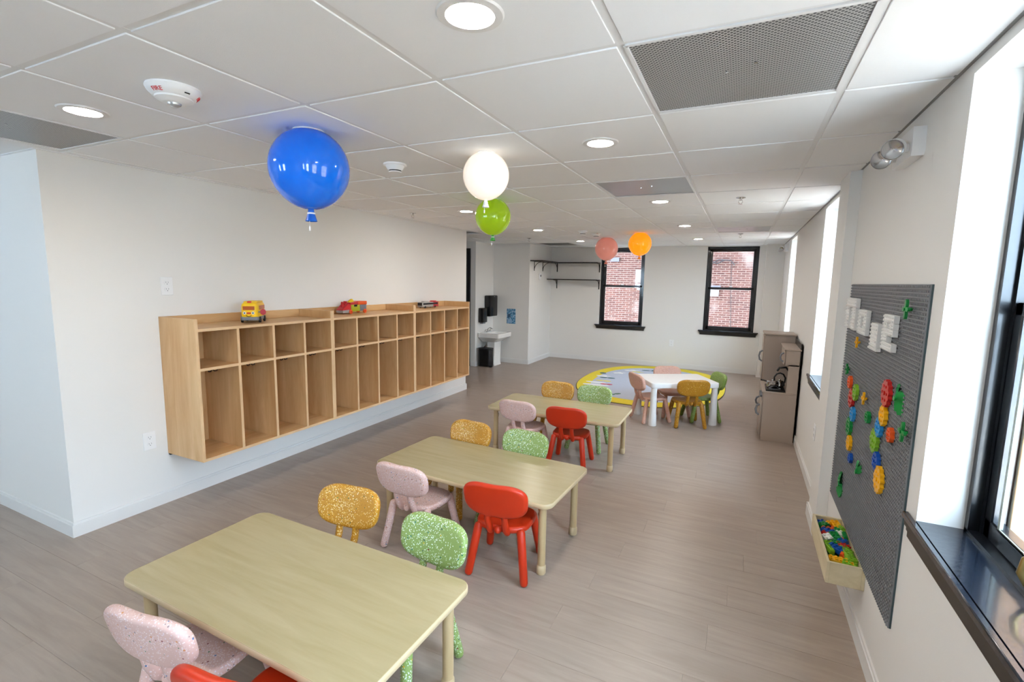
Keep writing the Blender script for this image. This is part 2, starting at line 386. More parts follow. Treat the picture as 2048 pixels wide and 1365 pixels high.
wall_x('wall_back', YB - .25, YB, XB, XR, BW, WZ0, WZ1, 'off-white wall behind the camera')
struct(B().box(XB - .2, XB, YB - .25, YF, 0, H + .1).obj('wall_outer', M_WALL), 'off-white outer wall of the left bay')
struct(B().box(XB, XL, -.085, 4.42, 0, H + .1).obj('wall_left', M_WALL), 'off-white left wall carrying the cubbies')
struct(B().box(XB, -3.32, 6.08, 6.9, 0, H + .1).obj('wall_corridor', M_WALL), 'off-white wall with black door beyond the left wall')
struct(B().box(-3.32, -2.578, 6.76, YF + .25, 0, H + .1).obj('wall_nook', M_WALL), 'off-white wall of the sink nook')
struct(B().box(XR - .057, XR, 2.0, 2.31, 0, H + .02).obj('wall_pilaster', M_WALL), 'shallow pilaster on the right wall')
struct(B().box(1.268, XR, 7.66, YF, 0, H + .02).obj('wall_corner_chase', M_WALL), 'boxed corner chase beside the far window')

def baseboard(name, segs, h=.088, t=.013):
    b = B()
    for axis, c, a, e, sgn in segs:       # axis: run axis, c: wall plane, sgn: into the room
        for (zz0, zz1, tt) in ((0, h - .014, t), (h - .014, h, t * .6)):
            if axis == 'y': b.box(c, c + sgn * tt, a, e, zz0, zz1)
            else: b.box(a, e, c, c + sgn * tt, zz0, zz1)
    return struct(b.obj(name, M_TRIM), 'white baseboard')
baseboard('baseboard_left', [('y', XL, -.085, 4.42, 1), ('x', -.085, XB, XL + .013, -1), ('x', 4.42, XB, XL + .013, 1)])
baseboard('baseboard_right', [('y', XR, YB, 1.987, -1), ('y', XR - .057, 2.0, 2.31, -1), ('x', 2.0, XR - .07, XR, -1), ('y', XR, 2.323, 7.647, -1), ('x', 2.31, XR - .07, XR, 1)])
baseboard('baseboard_far', [('x', YF, -2.565, 1.268, -1), ('x', 7.66, 1.255, XR, -1), ('y', 1.268, 7.66, YF - .013, -1)])
baseboard('baseboard_nook', [('y', -2.578, 6.76, YF, 1), ('x', 6.76, -3.307, -2.565, -1), ('y', -3.32, 6.08, 6.76, 1), ('x', 6.08, -3.40, -3.307, -1)])

# black door beyond the left wall
d = struct(B().box(-4.35, -3.42, 6.05, 6.08, 0, 2.10).obj('door_1', M_BLACK), 'black door frame edge beyond the left wall')
B().box(-4.30, -3.47, 6.035, 6.05, .01, 2.05, b=.004).obj('door_leaf', M_BLACK, d)
B().cyl((-3.53, 6.035, 1.0), (-3.53, 5.98, 1.0), .012).cyl((-3.53, 5.985, 1.0), (-3.63, 5.985, 1.0), .01).obj('door_handle', M_CHROME, d)

# ------------------------------------------------------------------ ceiling
ce = struct(B().box(XB, XR + .1, YB - .1, YF + .1, H + .03, H + .15).obj('ceiling', M_TEE), 'white suspended ceiling of square tiles')
VENTS = {(1, 0), (-4, -1), (0, 3), (1, 8)}
tcache = {}; G = .012
def tile(x0, x1, y0, y1):
    k = (round(x1 - x0, 4), round(y1 - y0, 4))
    if k not in tcache:
        a, b_ = k; tcache[k] = B().box(-a / 2, a / 2, -b_ / 2, b_ / 2, 0, .022, b=.0015, seg=1).mesh('ceiling_tile', M_TILE)
    inst(tcache[k], 'ceiling_tile', ce, ((x0 + x1) / 2, (y0 + y1) / 2, H))
for i in range(-6, 3):
    for j in range(-3, 13):
        if (i, j) in VENTS: continue
        x0, x1, y0, y1 = i * T + G, (i + 1) * T - G, j * T + G, (j + 1) * T - G
        x1 = min(x1, XR - .012); y1 = min(y1, YF - .008)
        if j >= 0 and y1 < 4.42 and x1 < XL: continue
        if j >= 0 and y0 < 4.42 and x0 < XL: x0 = max(x0, XL + .004)
        if y0 > 6.7: x0 = max(x0, -2.57)
        if x1 - x0 < .03 or y1 - y0 < .03: continue
        if (i, j) == (-4, 11): continue
        tile(x0, x1, y0, y1)
gx = B()
for i in range(-6, 4):
    if i * T < XR - .02: gx.box(i * T - G - .001, i * T + G + .001, -1.83, YF, H + .004, H + .009)
gx.obj('tee_main', M_TEE, ce)
gy = B()
for j in range(-3, 14):
    if j * T < YF: gy.box(-3.66, XR, j * T - G - .001, j * T + G + .001, H + .0045, H + .0095)
gy.obj('tee_cross', M_TEE, ce)
fbk = B().box(XB, XR, YB, -1.83, H, H + .02).box(XB, -3.66, -1.83, -.085, H, H + .02).box(XB, -3.66, 4.42, 6.08, H, H + .02)
tag(fbk.obj('tile_field', M_TILE, ce), kind='stuff')
M_SHADOW = plain('gap_shadow_grey', '#8f8f8f', .5)  # grey stands in for the shadow gap at the wall top
struct(B().box(XR - .016, XR, YB, YF, H + .002, H + .012).obj('trim_1', M_SHADOW), 'wall angle along the right wall ceiling, grey painted as its shadow gap')
struct(B().box(XL, XL + .014, -.085, 4.42, H - .004, H + .004).box(XB, XL + .014, -.099, -.085, H - .004, H + .004).obj('trim_2', M_TEE), 'white wall angle along the left wall ceiling')

def vent(i, j, label, mat=M_VENT, flat=False):
    o = thing('ceiling_vent', ((i + .5) * T, (j + .5) * T, H), 0, label, 'vent', 'perforated ceiling vents')
    a = T / 2 - G
    B().box(-a, a, -a, a, .003, .010).obj('perforated_panel', mat, o)
    f = B()
    for s in (-1, 1):
        f.box(-a, a, s * a - .006, s * a + .006, -.001, .012); f.box(s * a - .006, s * a + .006, -a, a, -.001, .012)
    f.obj('vent_frame', M_TEE, o)
    for sx_, sy_ in ((-.04, 0), (.04, -.04)): B().cyl((sx_, sy_, .003), (sx_, sy_, 0), .005, n=8).obj('screw', M_CHROME, o)
    return o
vent(1, 0, 'perforated grey ceiling vent nearest the camera, above the brick board')
vent(-4, -1, 'perforated grey ceiling vent at the near end of the left wall')
vent(0, 3, 'shiny grey ceiling vent between two downlights in mid room', plain('vent_satin', '#9a9ca0', .28, .6))
vent(1, 8, 'pale ceiling vent in front of the far right window', plain('vent_pale', '#c4c6ca', .3, .3))
vent(-4, 11, 'dark ceiling vent in the corner above the black shelves', M_VENT2)

def downlight(x, y, label):
    o = thing('downlight', (x, y, H), 0, label, 'light', 'recessed round ceiling downlights')
    B().lathe([(.058, -.002), (.062, -.006), (.082, -.005), (.086, 0), (.086, .004), (.058, .004)], 40, cap=False).obj('trim_ring', M_TRIM, o)
    B().lathe([(.0585, .002), (.0585, -.0015), (.03, -.0025), (.001, -.003)], 40).obj('diffuser', M_LIGHT, o)
for x, y, l in ((.305, -.305, 'large bright recessed downlight nearest the camera at the top of the view'),
                (-1.524, -.305, 'recessed downlight near the left grey vent and the fire alarm'),
                (.305, .914, 'recessed downlight right of the white balloon lamp'),
                (.305, 2.743, 'recessed downlight just beyond the shiny grey vent'),
                (-1.524, 2.743, 'recessed downlight left of the green balloon lamp'),
                (-1.524, 4.572, 'recessed downlight above the sink nook opening'),
                (.305, 4.572, 'recessed downlight in mid room before the orange balloon lamp'),
                (.305, 6.401, 'farthest recessed downlight right of the orange balloon lamp'),
                (-1.524, 6.401, 'farthest recessed downlight left of the pink balloon lamp')):
    downlight(x, y, l)

def sprinkler(x, y, label):
    o = thing('sprinkler_head', (x, y, H), 0, label, 'sprinkler', 'ceiling sprinkler heads')
    B().lathe([(.001, 0), (.034, 0), (.034, -.004), (.012, -.01), (.001, -.01)], 20).obj('escutcheon', M_CHROME, o)
    b = B().cyl((0, 0, -.008), (0, 0, -.022), .009, n=10).tube([(.011, 0, -.02), (.014, 0, -.035), (.003, 0, -.048)], .0025, 6).tube([(-.011, 0, -.02), (-.014, 0, -.035), (-.003, 0, -.048)], .0025, 6)
    b.obj('sprinkler_body', M_CHROME, o)
    B().lathe([(.001, -.048), (.016, -.049), (.016, -.051), (.001, -.051)], 16).obj('deflector', M_CHROME, o)
sprinkler(.9, 2.75, 'chrome sprinkler head right of the mid-room downlight')
sprinkler(.88, 5.72, 'chrome sprinkler head before the far right window')
sprinkler(-2.13, 2.7, 'chrome sprinkler head close to the left wall')
sprinkler(-2.14, 5.7, 'chrome sprinkler head near the sink nook')

def text_mesh(body, size, mat, name, parent, M, extr=.0006):
    cu = bpy.data.curves.new(name, 'FONT'); cu.body = body; cu.size = size; cu.extrude = extr; cu.align_x = 'CENTER'; cu.align_y = 'CENTER'
    t = bpy.data.objects.new(name + '_tmp', cu); COL.objects.link(t)
    dg = bpy.context.evaluated_depsgraph_get(); me = bpy.data.meshes.new_from_object(t.evaluated_get(dg))
    COL.objects.unlink(t); bpy.data.objects.remove(t)
    me.name = name; me.materials.clear(); me.materials.append(mat)
    o = bpy.data.objects.new(name, me); COL.objects.link(o); o.parent = parent; o.matrix_local = M; return o
def on_ring(phi, r, z, tilt):
    dr = Vector((math.cos(phi), math.sin(phi), 0)); n = (dr * math.cos(tilt) - Vector((0, 0, 1)) * math.sin(tilt)).normalized()
    up = (Vector((0, 0, 1)) * math.cos(tilt) + dr * math.sin(tilt)).normalized(); rt = up.cross(n); p = dr * r + Vector((0, 0, z))
    return Matrix(((rt.x, up.x, n.x, p.x), (rt.y, up.y, n.y, p.y), (rt.z, up.z, n.z, p.z), (0, 0, 0, 1)))
M_REDINK = plain('red_ink', '#c8282c', .5)
fa = thing('fire_alarm', (-.914, -.305, H), 0, 'round white ceiling fire alarm strobe lettered FIRE', 'alarm')
B().lathe([(.001, 0), (.084, 0), (.086, -.006), (.080, -.018), (.064, -.034), (.060, -.035)], 48).obj('alarm_base', M_WHITEP, fa)
B().lathe([(.060, -.034), (.058, -.040), (.040, -.050), (.024, -.052), (.001, -.052)], 48).obj('alarm_cover', M_WHITEP, fa)
B().lathe([(.022, -.051), (.020, -.058), (.010, -.064), (.001, -.065)], 24).obj('strobe_lens', plain('strobe_lens', '#b9bcbd', .1, .4), fa)
def ring_text(body, size, phi, r, z, tilt, parent):
    o = text_mesh(body, size, M_REDINK, 'fire_lettering', parent, Matrix())
    ct, st = math.cos(tilt), math.sin(tilt)
    for v in o.data.vertices:
        a = phi + v.co.x / r; rr = r + v.co.y * st + (v.co.z + .0008) * ct; v.co = (rr * math.cos(a), rr * math.sin(a), z + v.co.y * ct - (v.co.z + .0008) * st)
    return o
ring_text('FIRE', .021, R(-72), .0725, -.0255, R(45), fa)
B().box(-.009, .009, -.002, .002, -.001, .001, M=on_ring(R(2), .0725, -.0255, R(45))).obj('sounder_slot', M_DISP, fa)
ring_text('FIRE', .021, R(58), .0725, -.0255, R(45), fa)
def smoke(x, y, label, red=False):
    o = thing('smoke_detector', (x, y, H), 0, label, 'detector', 'white ceiling smoke detectors')
    B().lathe([(.001, 0), (.066, 0), (.066, -.008), (.062, -.011)], 36).obj('detector_base', M_WHITEP, o)
    B().lathe([(.055, -.010), (.044, -.030), (.040, -.036)], 36).lathe([(.038, -.042), (.034, -.047), (.001, -.048)], 36).obj('detector_head', M_WHITEP, o)
    B().lathe([(.036, -.034), (.035, -.044)], 36).obj('sensor_slots', M_DISP, o)
    if red: ring_text('FIRE', .014, R(-62), .066, -.004, 0, o)
smoke(-.914, .914, 'white smoke detector between the blue and white balloon lamps')
smoke(-1.0, 4.85, 'small white smoke detector above the pink balloon lamp')
smoke(-.93, 5.25, 'white ceiling alarm with red lettering beside the pink balloon lamp', True)

# ------------------------------------------------------------------ windows
def window(n, axis, a, c, plane, z0, z1, sgn, depth, sillover, label, stool=.02, fr=.045, lock=True):
    """axis 'y': opening a..c along y in a wall whose room face is x=plane, outward = sgn along x. axis 'x' likewise."""
    root = struct(bpy.data.objects.new('window_%d' % n, None), label); COL.objects.link(root)
    def bx(b, u0, u1, d0, d1, zz0, zz1, bv=0):
        q0, q1 = plane + sgn * d0, plane + sgn * d1
        if axis == 'y': b.box(q0, q1, u0, u1, zz0, zz1, b=bv, seg=1)
        else: b.box(u0, u1, q0, q1, zz0, zz1, b=bv, seg=1)
        return b
    zm = (z0 + z1) / 2 + .01
    f = B()
    for (w_, d0, d1) in ((fr * .55, depth, depth + .035), (fr * .9, depth + .028, depth + .06), (fr, depth + .055, depth + .12)):
        bx(f, a, a + w_, d0, d1, z0, z1); bx(f, c - w_, c, d0, d1, z0, z1); bx(f, a, c, d0, d1, z1 - w_, z1)
    bx(f, a, c, depth, depth + .12, z0, z0 + .012)
    f.obj('window_frame', M_BLACK, root)
    for nm, zz0, zz1, d0 in (('lower_sash', z0 + .012, zm + .02, depth + .03), ('upper_sash', zm - .02, z1 - fr, depth + .07)):
        s = B(); sw = fr * .95; ia, ic = a + fr * .9, c - fr * .9
        bx(s, ia, ia + sw, d0, d0 + .035, zz0, zz1, .004); bx(s, ic - sw, ic, d0, d0 + .035, zz0, zz1, .004)
        rb = .06 if nm == 'lower_sash' else .04
        bx(s, ia, ic, d0, d0 + .035, zz0, zz0 + rb, .004); bx(s, ia, ic, d0, d0 + .035, zz1 - .038, zz1, .004)
        so = s.obj(nm, M_BLACK, root)
        bx(B(), ia + sw - .004, ic - sw + .004, d0 + .015, d0 + .019, zz0 + rb - .004, zz1 - .034).obj('pane', M_GLASS, so)
        if nm == 'lower_sash' and lock:
            m_ = (a + c) / 2; bx(B(), m_ - .03, m_ + .03, d0 - .004, d0 + .03, zz1, zz1 + .014, .003).obj('sash_lock', M_CHROME, so)
    # stool with moulded apron
    st = B(); t = .022
    bx(st, a - .075, c + .075, -stool, 0, z0 - t, z0, .004); bx(st, a, c, 0, depth + .12, z0 - t, z0 + .001)
    so = st.obj('window_sill', M_SILL, root)
    ap = B(); bx(ap, a - .06, c + .06, -stool * .75, 0, z0 - t - .018, z0 - t); bx(ap, a - .05, c + .05, -stool * .5, 0, z0 - t - .034, z0 - t - .018); bx(ap, a - .045, c + .045, -stool * .35, 0, z0 - t - sillover, z0 - t - .034)
    ap.obj('sill_apron', plain('sill_edge_%d' % n, '#241f1a', .3), so)
    return root
w1 = window(1, 'y', *RW[1], XR, WZ0, WZ1, 1, .12, .055, 'near right window with black sash and deep black sill')
window(2, 'y', *RW[2], XR, WZ0, WZ1, 1, .12, .055, 'middle right window behind the pilaster')
window(3, 'y', *RW[3], XR, WZ0, WZ1, 1, .12, .055, 'farthest right window near the corner')
window(4, 'y', *RW[0], XR, WZ0, WZ1, 1, .12, .055, 'right window behind the camera')
window(5, 'x', *FW[0], YF, FZ0, FZ1, 1, .03, .06, 'left black sash window in the far wall', stool=.05)
window(6, 'x', *FW[1], YF, FZ0, FZ1, 1, .03, .06, 'right black sash window in the far wall', stool=.05)
for k, (a, c) in enumerate(BW): window(7 + k, 'x', a, c, YB, WZ0, WZ1, -1, .1, .055, 'window behind the camera')
window(20, 'y', *RW[4], XR, WZ0, WZ1, 1, .12, .055, 'unseen right window beside the camera, added for daylight')  # unseen window added to brighten left wall and ceiling, as is the next
window(21, 'y', *RW[5], XR, WZ0, WZ1, 1, .12, .055, 'unseen rearmost right window behind the camera, added for daylight')
# brass sash lift on the near window
lf = B().tube([(XR + .150, .118, .915), (XR + .128, .122, .925), (XR + .110, .128, .905), (XR + .103, .128, .868), (XR + .115, .126, .842), (XR + .150, .118, .835)], [.007, .008, .009, .008, .007, .006], 10)
lf.obj('sash_lift', M_BRASS, w1)
B().box(XR + .195, XR + .268, .43, .5045, WZ0 + .01, 1.50, b=.002, seg=1).obj('outer_jamb', wood('raw_cedar', '#b98a63', '#d2a47c', axis=(8, 8, .6), rough=.7), w1)
# grey weather strip inside the near sash
B().box(XR + .150, XR + .158, .372, .384, .875, 1.46).box(XR + .150, XR + .158, .0, .384, .868, .876).obj('glazing_bead', plain('glazing_bead', '#8d9488', .4), w1)

# ------------------------------------------------------------------ outside
br = thing('brick_building', (0, 14.2, -4), 0, 'red brick building seen through the far windows', 'building')
B().box(-14, 14, 0, .4, 0, 22).obj('brick_wall', brickmat('weathered_brick'), br)
B().box(4.5, 14, -5.6, 0, 0, 20).obj('added_shade_wing', brickmat('wing_brick'), br)  # unseen wing added to close the alley end and darken the brick
def outp(u, x0, x1, z0, z1, mat, name): B().box(x0, x1, -.06, 0, z0 + 4, z1 + 4).obj(name, mat, br)
outp(0, .06, .31, 1.19, 1.38, plain('vent_white', '#8f8f8f', .6), 'wall_vent')
outp(0, .03, .35, 1.41, 1.50, plain('lintel_grey', '#5c5c66', .7), 'lintel')
outp(0, -2.95, -2.68, 2.2, 2.32, plain('lintel_grey_b', '#5c5c66', .7), 'lintel')
B().tube([(.06, -.05, 6.12), (.25, -.05, 6.26), (.59, -.05, 6.23), (.69, -.05, 6.1)], .018, 6).tube([(.06, -.05, 6.22), (.2, -.05, 6.14), (.4, -.05, 6.24)], .022, 6).tube([(.60, -.05, 6.22), (.62, -.05, 5.6), (.70, -.05, 4.3)], .009, 6).obj('conduit', plain('conduit', '#2c2224', .7), br)
us = thing('added_shade_storeys', (0, 0, H + .2), 0, 'unseen upper storeys added above the classroom to shade the alley', 'building')
B().box(XB - 3, XR + .3, YB - 3, YF + .25, 0, 17.0).obj('added_facade', plain('facade_stucco', '#b9a79a', .9), us)  # unseen mass added to shade the alley outside the far windows
nb = thing('added_sky_block', (8.2, 2.0, -4), 0, 'unseen pale building added across the side yard to block sky', 'building')
B().box(0, .5, -9, 6.2, 0, 6.5).obj('added_facade', plain('added_block_render', '#c2b6a8', .9), nb)  # unseen block added to cut low sky light from the right
gr = B().box(-30, 30, -30, 40, -4.2, -4.0).obj('ground', plain('pale_ground', '#c9c7c2', .9)); struct(gr, 'pale ground outside far below the windows')
# ------------------------------------------------------------------ cubbies
def cubby(y0, n):
    lab = ['birch plywood wall cubby unit nearest the camera, holding the yellow bus', 'middle birch plywood wall cubby unit, holding the red and orange truck', 'farthest birch plywood wall cubby unit, holding the grey city bus'][n]
    W, D, t = 1.1345, .385, .018; zb, zt, zs = .342, 1.218, .962; zr = 1.281
    o = thing('wall_cubby', (XL, y0, 0), 0, lab, 'cubby shelf', 'wall mounted birch cubbies')
    e = .0018
    def panel(name, x0, x1, ya, yb, za, zc, mat): return B().box(x0, x1, ya, yb, za, zc, b=.0012, seg=1).obj(name, mat, o)
    for k, ya in enumerate((0, W - t)):
        s = panel('side_panel', .001, D - .002, ya, ya + t, zb, zr, M_BIRCH)
        B().box(D - .002, D, ya, ya + t, zb, zr).obj('front_edge', M_EDGE, s)
    for nm, z_, in (('top_panel', zt - t), ('middle_shelf', zs - t), ('bottom_panel', zb)):
        s = panel(nm, .008, D - .002, t, W - t, z_, z_ + t, M_BIRCH_H)
        B().box(D - .002, D, t, W - t, z_, z_ + t).obj('front_edge', M_EDGE, s)
    panel('back_panel', .001, .008, t, W - t, zb, zt, M_BIRCH)
    panel('back_rail', .001, .016, t, W - t, zt, zr, M_BIRCH_H)
    for k in range(1, 4):
        yc = t / 2 + (W - t) * k / 4
        for nm, za, zc in (('divider', zb + t, zs - t), ('divider', zs, zt - t)):
            s = panel(nm, .008, D - .002, yc - t / 2, yc + t / 2, za, zc, M_BIRCH)
            B().box(D - .002, D, yc - t / 2, yc + t / 2, za, zc).obj('front_edge', M_EDGE, s)
    for k in range(4):
        yc = t / 2 + (W - t) * (k + .5) / 4 
        zh = zs - t; xh = .30
        h = B().lathe([(.001, zh), (.014, zh), (.014, zh - .004), (.006, zh - .008), (.005, zh - .016), (.001, zh - .017)], 14, Matrix.Translation((xh, yc, 0)))
        for s_ in (-1, 1):
            h.tube([(xh, yc, zh - .013), (xh + .004, yc + s_ * .014, zh - .026), (xh + .006, yc + s_ * .027, zh - .025), (xh + .006, yc + s_ * .033, zh - .013)], .004, 8)
            h.sphere((xh + .006, yc + s_ * .033, zh - .011), .006, 8, 6)
        h.obj('coat_hook', M_DARKMETAL, o)
    if n == 0: B().box(.001, .018, .004, .05, zb - .012, zb).obj('mounting_cleat', M_DISP, o)
    return o
for n in range(3): cubby(.457 + n * 1.1355, n)

# ------------------------------------------------------------------ tables
def wood_table():
    o = thing('activity_table', (0, 0, 0), 0, None, 'table', 'low wooden activity tables')
    W, D, t, h = 1.2014, .6077, .026, .4225
    B().prism(rrect(W - .006, D - .006, .052, 8), 'z', h - t + .001, h, smooth=True).obj('table_top', M_TABLE, o)
    b = B(); out = rrect(W, D, .055, 8); inn = rrect(W - .008, D - .008, .051, 8); n = len(out)
    vs = [(x, y, h - t - .001) for x, y in inn] + [(x, y, h - t + .003) for x, y in out] + [(x, y, h - .004) for x, y in out] + [(x, y, h + .0004) for x, y in inn]
    fs = [(k * n + i, k * n + (i + 1) % n, (k + 1) * n + (i + 1) % n, (k + 1) * n + i) for k in range(3) for i in range(n)]
    b.add(vs, fs).obj('edge_band', M_BAND, o, ang=60)
    for sx in (-1, 1):
        for sy in (-1, 1):
            x, y = sx * (W / 2 - .068), sy * (D / 2 - .069)
            l = B().cyl((x, y, .05), (x, y, h - t), .0215, n=24).obj('leg', M_LEG, o)
            B().lathe([(.001, 0), (.022, 0), (.0255, .006), (.0255, .044), (.0225, .048), (.0215, .052)], 24, Matrix.Translation((x, y, 0))).obj('foot_collar', M_BAND, l)
            B().box(x - .05, x + .05, y - .05, y + .05, h - t - .004, h - t, b=.001, seg=1).obj('mounting_plate', M_LEG, l)
            B().tube([(x - sx * .022, y, h - .06), (x - sx * .03, y, h - .075), (x - sx * .024, y, h - .10)], .002, 6).obj('adjust_clip', M_CHROME, l)
    return o
t0 = wood_table()
TB = [(-.487, -.2295, -.0211, 'wooden activity table nearest the camera, cut off by the lower edge of the view'),
      (-.4295, 1.107, -.0505, 'middle wooden activity table of the row of three'),
      (-.4666, 2.652, .0031, 'farthest wooden activity table, just before the white table')]
for k, (x, y, r, l) in enumerate(TB):
    o = t0 if k == 0 else copy_tree(t0)
    o.location = (x, y, 0); o.rotation_euler = (0, 0, r); o['label'] = l
wt = thing('white_table', (.342, 4.30, 0), R(30.5), 'small white plastic play table standing at the edge of the oval rug', 'table')
B().slab(rrect(.772, .552, .045, 6), .056, .008, lambda u, v, t: (u, v, .452 + t)).obj('table_top', M_WHITEP, wt)
for sx in (-1, 1):
    for sy in (-1, 1):
        B().lathe([(.001, 0), (.042, 0), (.0445, .006), (.043, .03), (.0345, .24), (.031, .43)], 24, Matrix.Translation((sx * .345, sy * .233, 0))).obj('leg', M_WHITEP, wt)

# ------------------------------------------------------------------ chairs
def bean(w_, h_):
    pts = []
    n = 56
    for k in range(n):
        a = 2 * math.pi * k / n; c, s = math.cos(a), math.sin(a)
        e = 2 / 3.0
        x = w_ / 2 * math.copysign(abs(c) ** e, c); z = h_ / 2 * math.copysign(abs(s) ** e, s)
        if s > 0: z -= .007 * math.exp(-(x / .07) ** 2)                 # dip in the top edge
        x *= 1 + .03 * (z / (h_ / 2))                                    # a little wider at the top
        pts.append((x, z))
    return pts
def chair_meshes():
    ms = {}
    seat = []
    n = 48
    for k in range(n):
        a = 2 * math.pi * k / n; c, s = math.cos(a), math.sin(a); e = 2 / 3.2
        seat.append((.152 * math.copysign(abs(c) ** e, c) * (1 + .06 * s), .14 * math.copysign(abs(s) ** e, s)))
    ms['seat'] = B().slab(seat, .036, .016, lambda u, v, t: (u, v + .005, .272 + t - .006 * max(0, 1 - (u / .15) ** 2 - (v / .14) ** 2) * (t > 0))).mesh('seat')
    def wb(u, v, t):
        ang = R(13); zz = v; yy = t - 1.15 * u * u * -1
        return (u, -.185 + .62 * u * u - math.sin(ang) * zz + t - .012, .458 + math.cos(ang) * zz)
    ms['backrest'] = B().slab(bean(.345, .200), .042, .019, lambda u, v, t: wb(u, v, -t)).mesh('backrest', ang=60)
    for i, s in enumerate((-1, 1)):
        ms['back_post%d' % i] = B().tube([(s * .046, -.118, .252), (s * .046, -.140, .275), (s * .046, -.165, .33), (s * .046, -.180, .40)], [.017, .0185, .017, .0165], 14).mesh('back_post')
    ms['knob'] = B().sphere((0, -.137, .272), .021, 14, 8).mesh('knob')
    for i, (sx, sy) in enumerate(((-1, -1), (1, -1), (-1, 1), (1, 1))):
        ms['leg%d' % i] = B().cyl((sx * .157, sy * .162 , .0), (sx * .116, sy * .108, .281), .0215, .0225, n=16, rnd=1).mesh('leg')
    return ms
CM = {}
def chair(mat, x, y, rz, label, group):
    key = mat.name
    if key not in CM:
        CM[key] = chair_meshes()
        for m in CM[key].values(): m.materials.append(mat)
    o = thing('toddler_chair', (x, y, 0), rz, label, 'chair', group)
    for k, me in CM[key].items(): inst(me, k.rstrip('0123'), o)
    return o
G1, G4 = 'small moulded chairs around the wooden tables', 'small moulded chairs around the white table'
names = ['nearest', 'middle', 'farthest']
CH = [  # table, (pink), (red), (yellow), (green): x, y, rotation in degrees
    [(-.636, -.481, 8), (-.205, -.53, 8), (-.665, .072, 187), (-.165, .005, 175)],
    [(-.668, .822, -1), (-.117, .836, 7), (-.742, 1.305, 175), (-.305, 1.29, 176)],
    [(-.70, 2.425, -2), (-.28, 2.425, 4), (-.655, 2.92, 180), (-.275, 2.92, 180)]]
for k in range(3):
    (p, r, yl, g) = CH[k]; nm = names[k]
    chair(M_PINK, p[0], p[1], R(p[2]), 'speckled pink toddler chair on the near side of the %s wooden table' % nm, G1)
    chair(M_RED, r[0], r[1], R(r[2]), 'plain red toddler chair on the near side of the %s wooden table' % nm, G1)
    chair(M_YEL, yl[0], yl[1], R(yl[2]), 'speckled yellow toddler chair on the far side of the %s wooden table' % nm, G1)
    chair(M_GREEN, g[0], g[1], R(g[2]), 'speckled green toddler chair on the far side of the %s wooden table' % nm, G1)
chair(M_MUST, .49, 4.14, R(23), 'speckled mustard toddler chair with its back to the camera at the white table', G4)
chair(M_PEACH, .10, 4.135, R(-52), 'peach toddler chair at the left end of the white table', G4)
chair(M_PEACH, .285, 4.50, R(209), 'peach toddler chair on the far side of the white table', G4)
chair(M_GREEN2, .615, 4.44, R(117), 'olive green toddler chair at the right end of the white table', G4)

# ------------------------------------------------------------------ rug
rg = thing('oval_rug', (-.235, 6.22, 0), 0, 'oval pale blue rug with a yellow border and printed shapes', 'rug')
def oval(a, b_, n=72, e=2 / 2.35): return [(a * math.copysign(abs(math.cos(2 * math.pi * k / n)) ** e, math.cos(2 * math.pi * k / n)), b_ * math.copysign(abs(math.sin(2 * math.pi * k / n)) ** e, math.sin(2 * math.pi * k / n))) for k in range(n)]
M_RUGY = plain('rug_yellow', '#e3cf38', .9, bump=.6, bscale=500, var=.08, vscale=30)
M_RUGB = plain('rug_blue', '#b9c2d4', .9, bump=.6, bscale=500, var=.05, vscale=40)
B().prism(oval(1.07, 1.545), 'z', .0005, .006).obj('rug_backing', plain('rug_binding', '#5c5c50', .8), rg)
B().prism(oval(1.06, 1.535), 'z', .006, .010).obj('rug_border', M_RUGY, rg)
B().prism(oval(.86, 1.29), 'z', .0085, .0112).obj('rug_field', M_RUGB, rg)
def blob(name, cx, cy, a, b_, rot, mat, kind=0):
    p = []
    for k in range(20):
        t = 2 * math.pi * k / 20; r = 1
        if kind == 1: r = abs(math.cos(t)) ** .6 * .8 + .25
        if kind == 2: r = .75 + .25 * math.cos(5 * t)
        x, y_ = a * r * math.cos(t), b_ * r * math.sin(t); p.append((cx + x * math.cos(rot) - y_ * math.sin(rot), cy + x * math.sin(rot) + y_ * math.cos(rot)))
    B().prism(p, 'z', .0108, .0122).obj(name, mat, rg)
RC = {k: plain('rug_print_' + k, v, .9) for k, v in dict(teal='#3f6672', white='#e8ebef', yellow='#e6dc6a', crimson='#c02f52', leaf='#557a6c', orange='#d88a4a').items()}
for nm, x, y_, a, b_, rot, c, kd in (('print_leaf', -.42, 7.24, .14, .05, .2, 'teal', 1), ('print_leaf', -.27, 7.27, .13, .05, -.3, 'teal', 1), ('print_cloud', -.72, 7.10, .16, .07, .4, 'white', 2), ('print_cloud', -.60, 7.00, .12, .05, 0, 'yellow', 2),
        ('print_dot', -1.10, 6.60, .055, .055, 0, 'teal', 0), ('print_cloud', -.86, 6.75, .13, .08, .5, 'white', 2), ('print_leaf', -.93, 6.23, .12, .06, .1, 'teal', 1), ('print_cloud', -1.03, 6.35, .14, .07, .2, 'white', 2), ('print_shape', -.93, 5.97, .12, .06, 0, 'yellow', 1), ('print_cloud', -1.0, 5.80, .16, .05, 0, 'white', 0),
        ('print_star', -.82, 5.74, .09, .05, .1, 'crimson', 1), ('print_cloud', -.95, 5.62, .2, .06, .1, 'white', 0), ('print_leaf', .50, 7.0, .12, .06, -.6, 'leaf', 1), ('print_star', .55, 5.5, .1, .06, .4, 'orange', 2), ('print_leaf', -.55, 5.15, .1, .05, .9, 'leaf', 1)):
    blob(nm, x + .235, y_ - 6.22, a, b_, rot, RC[c], kd)

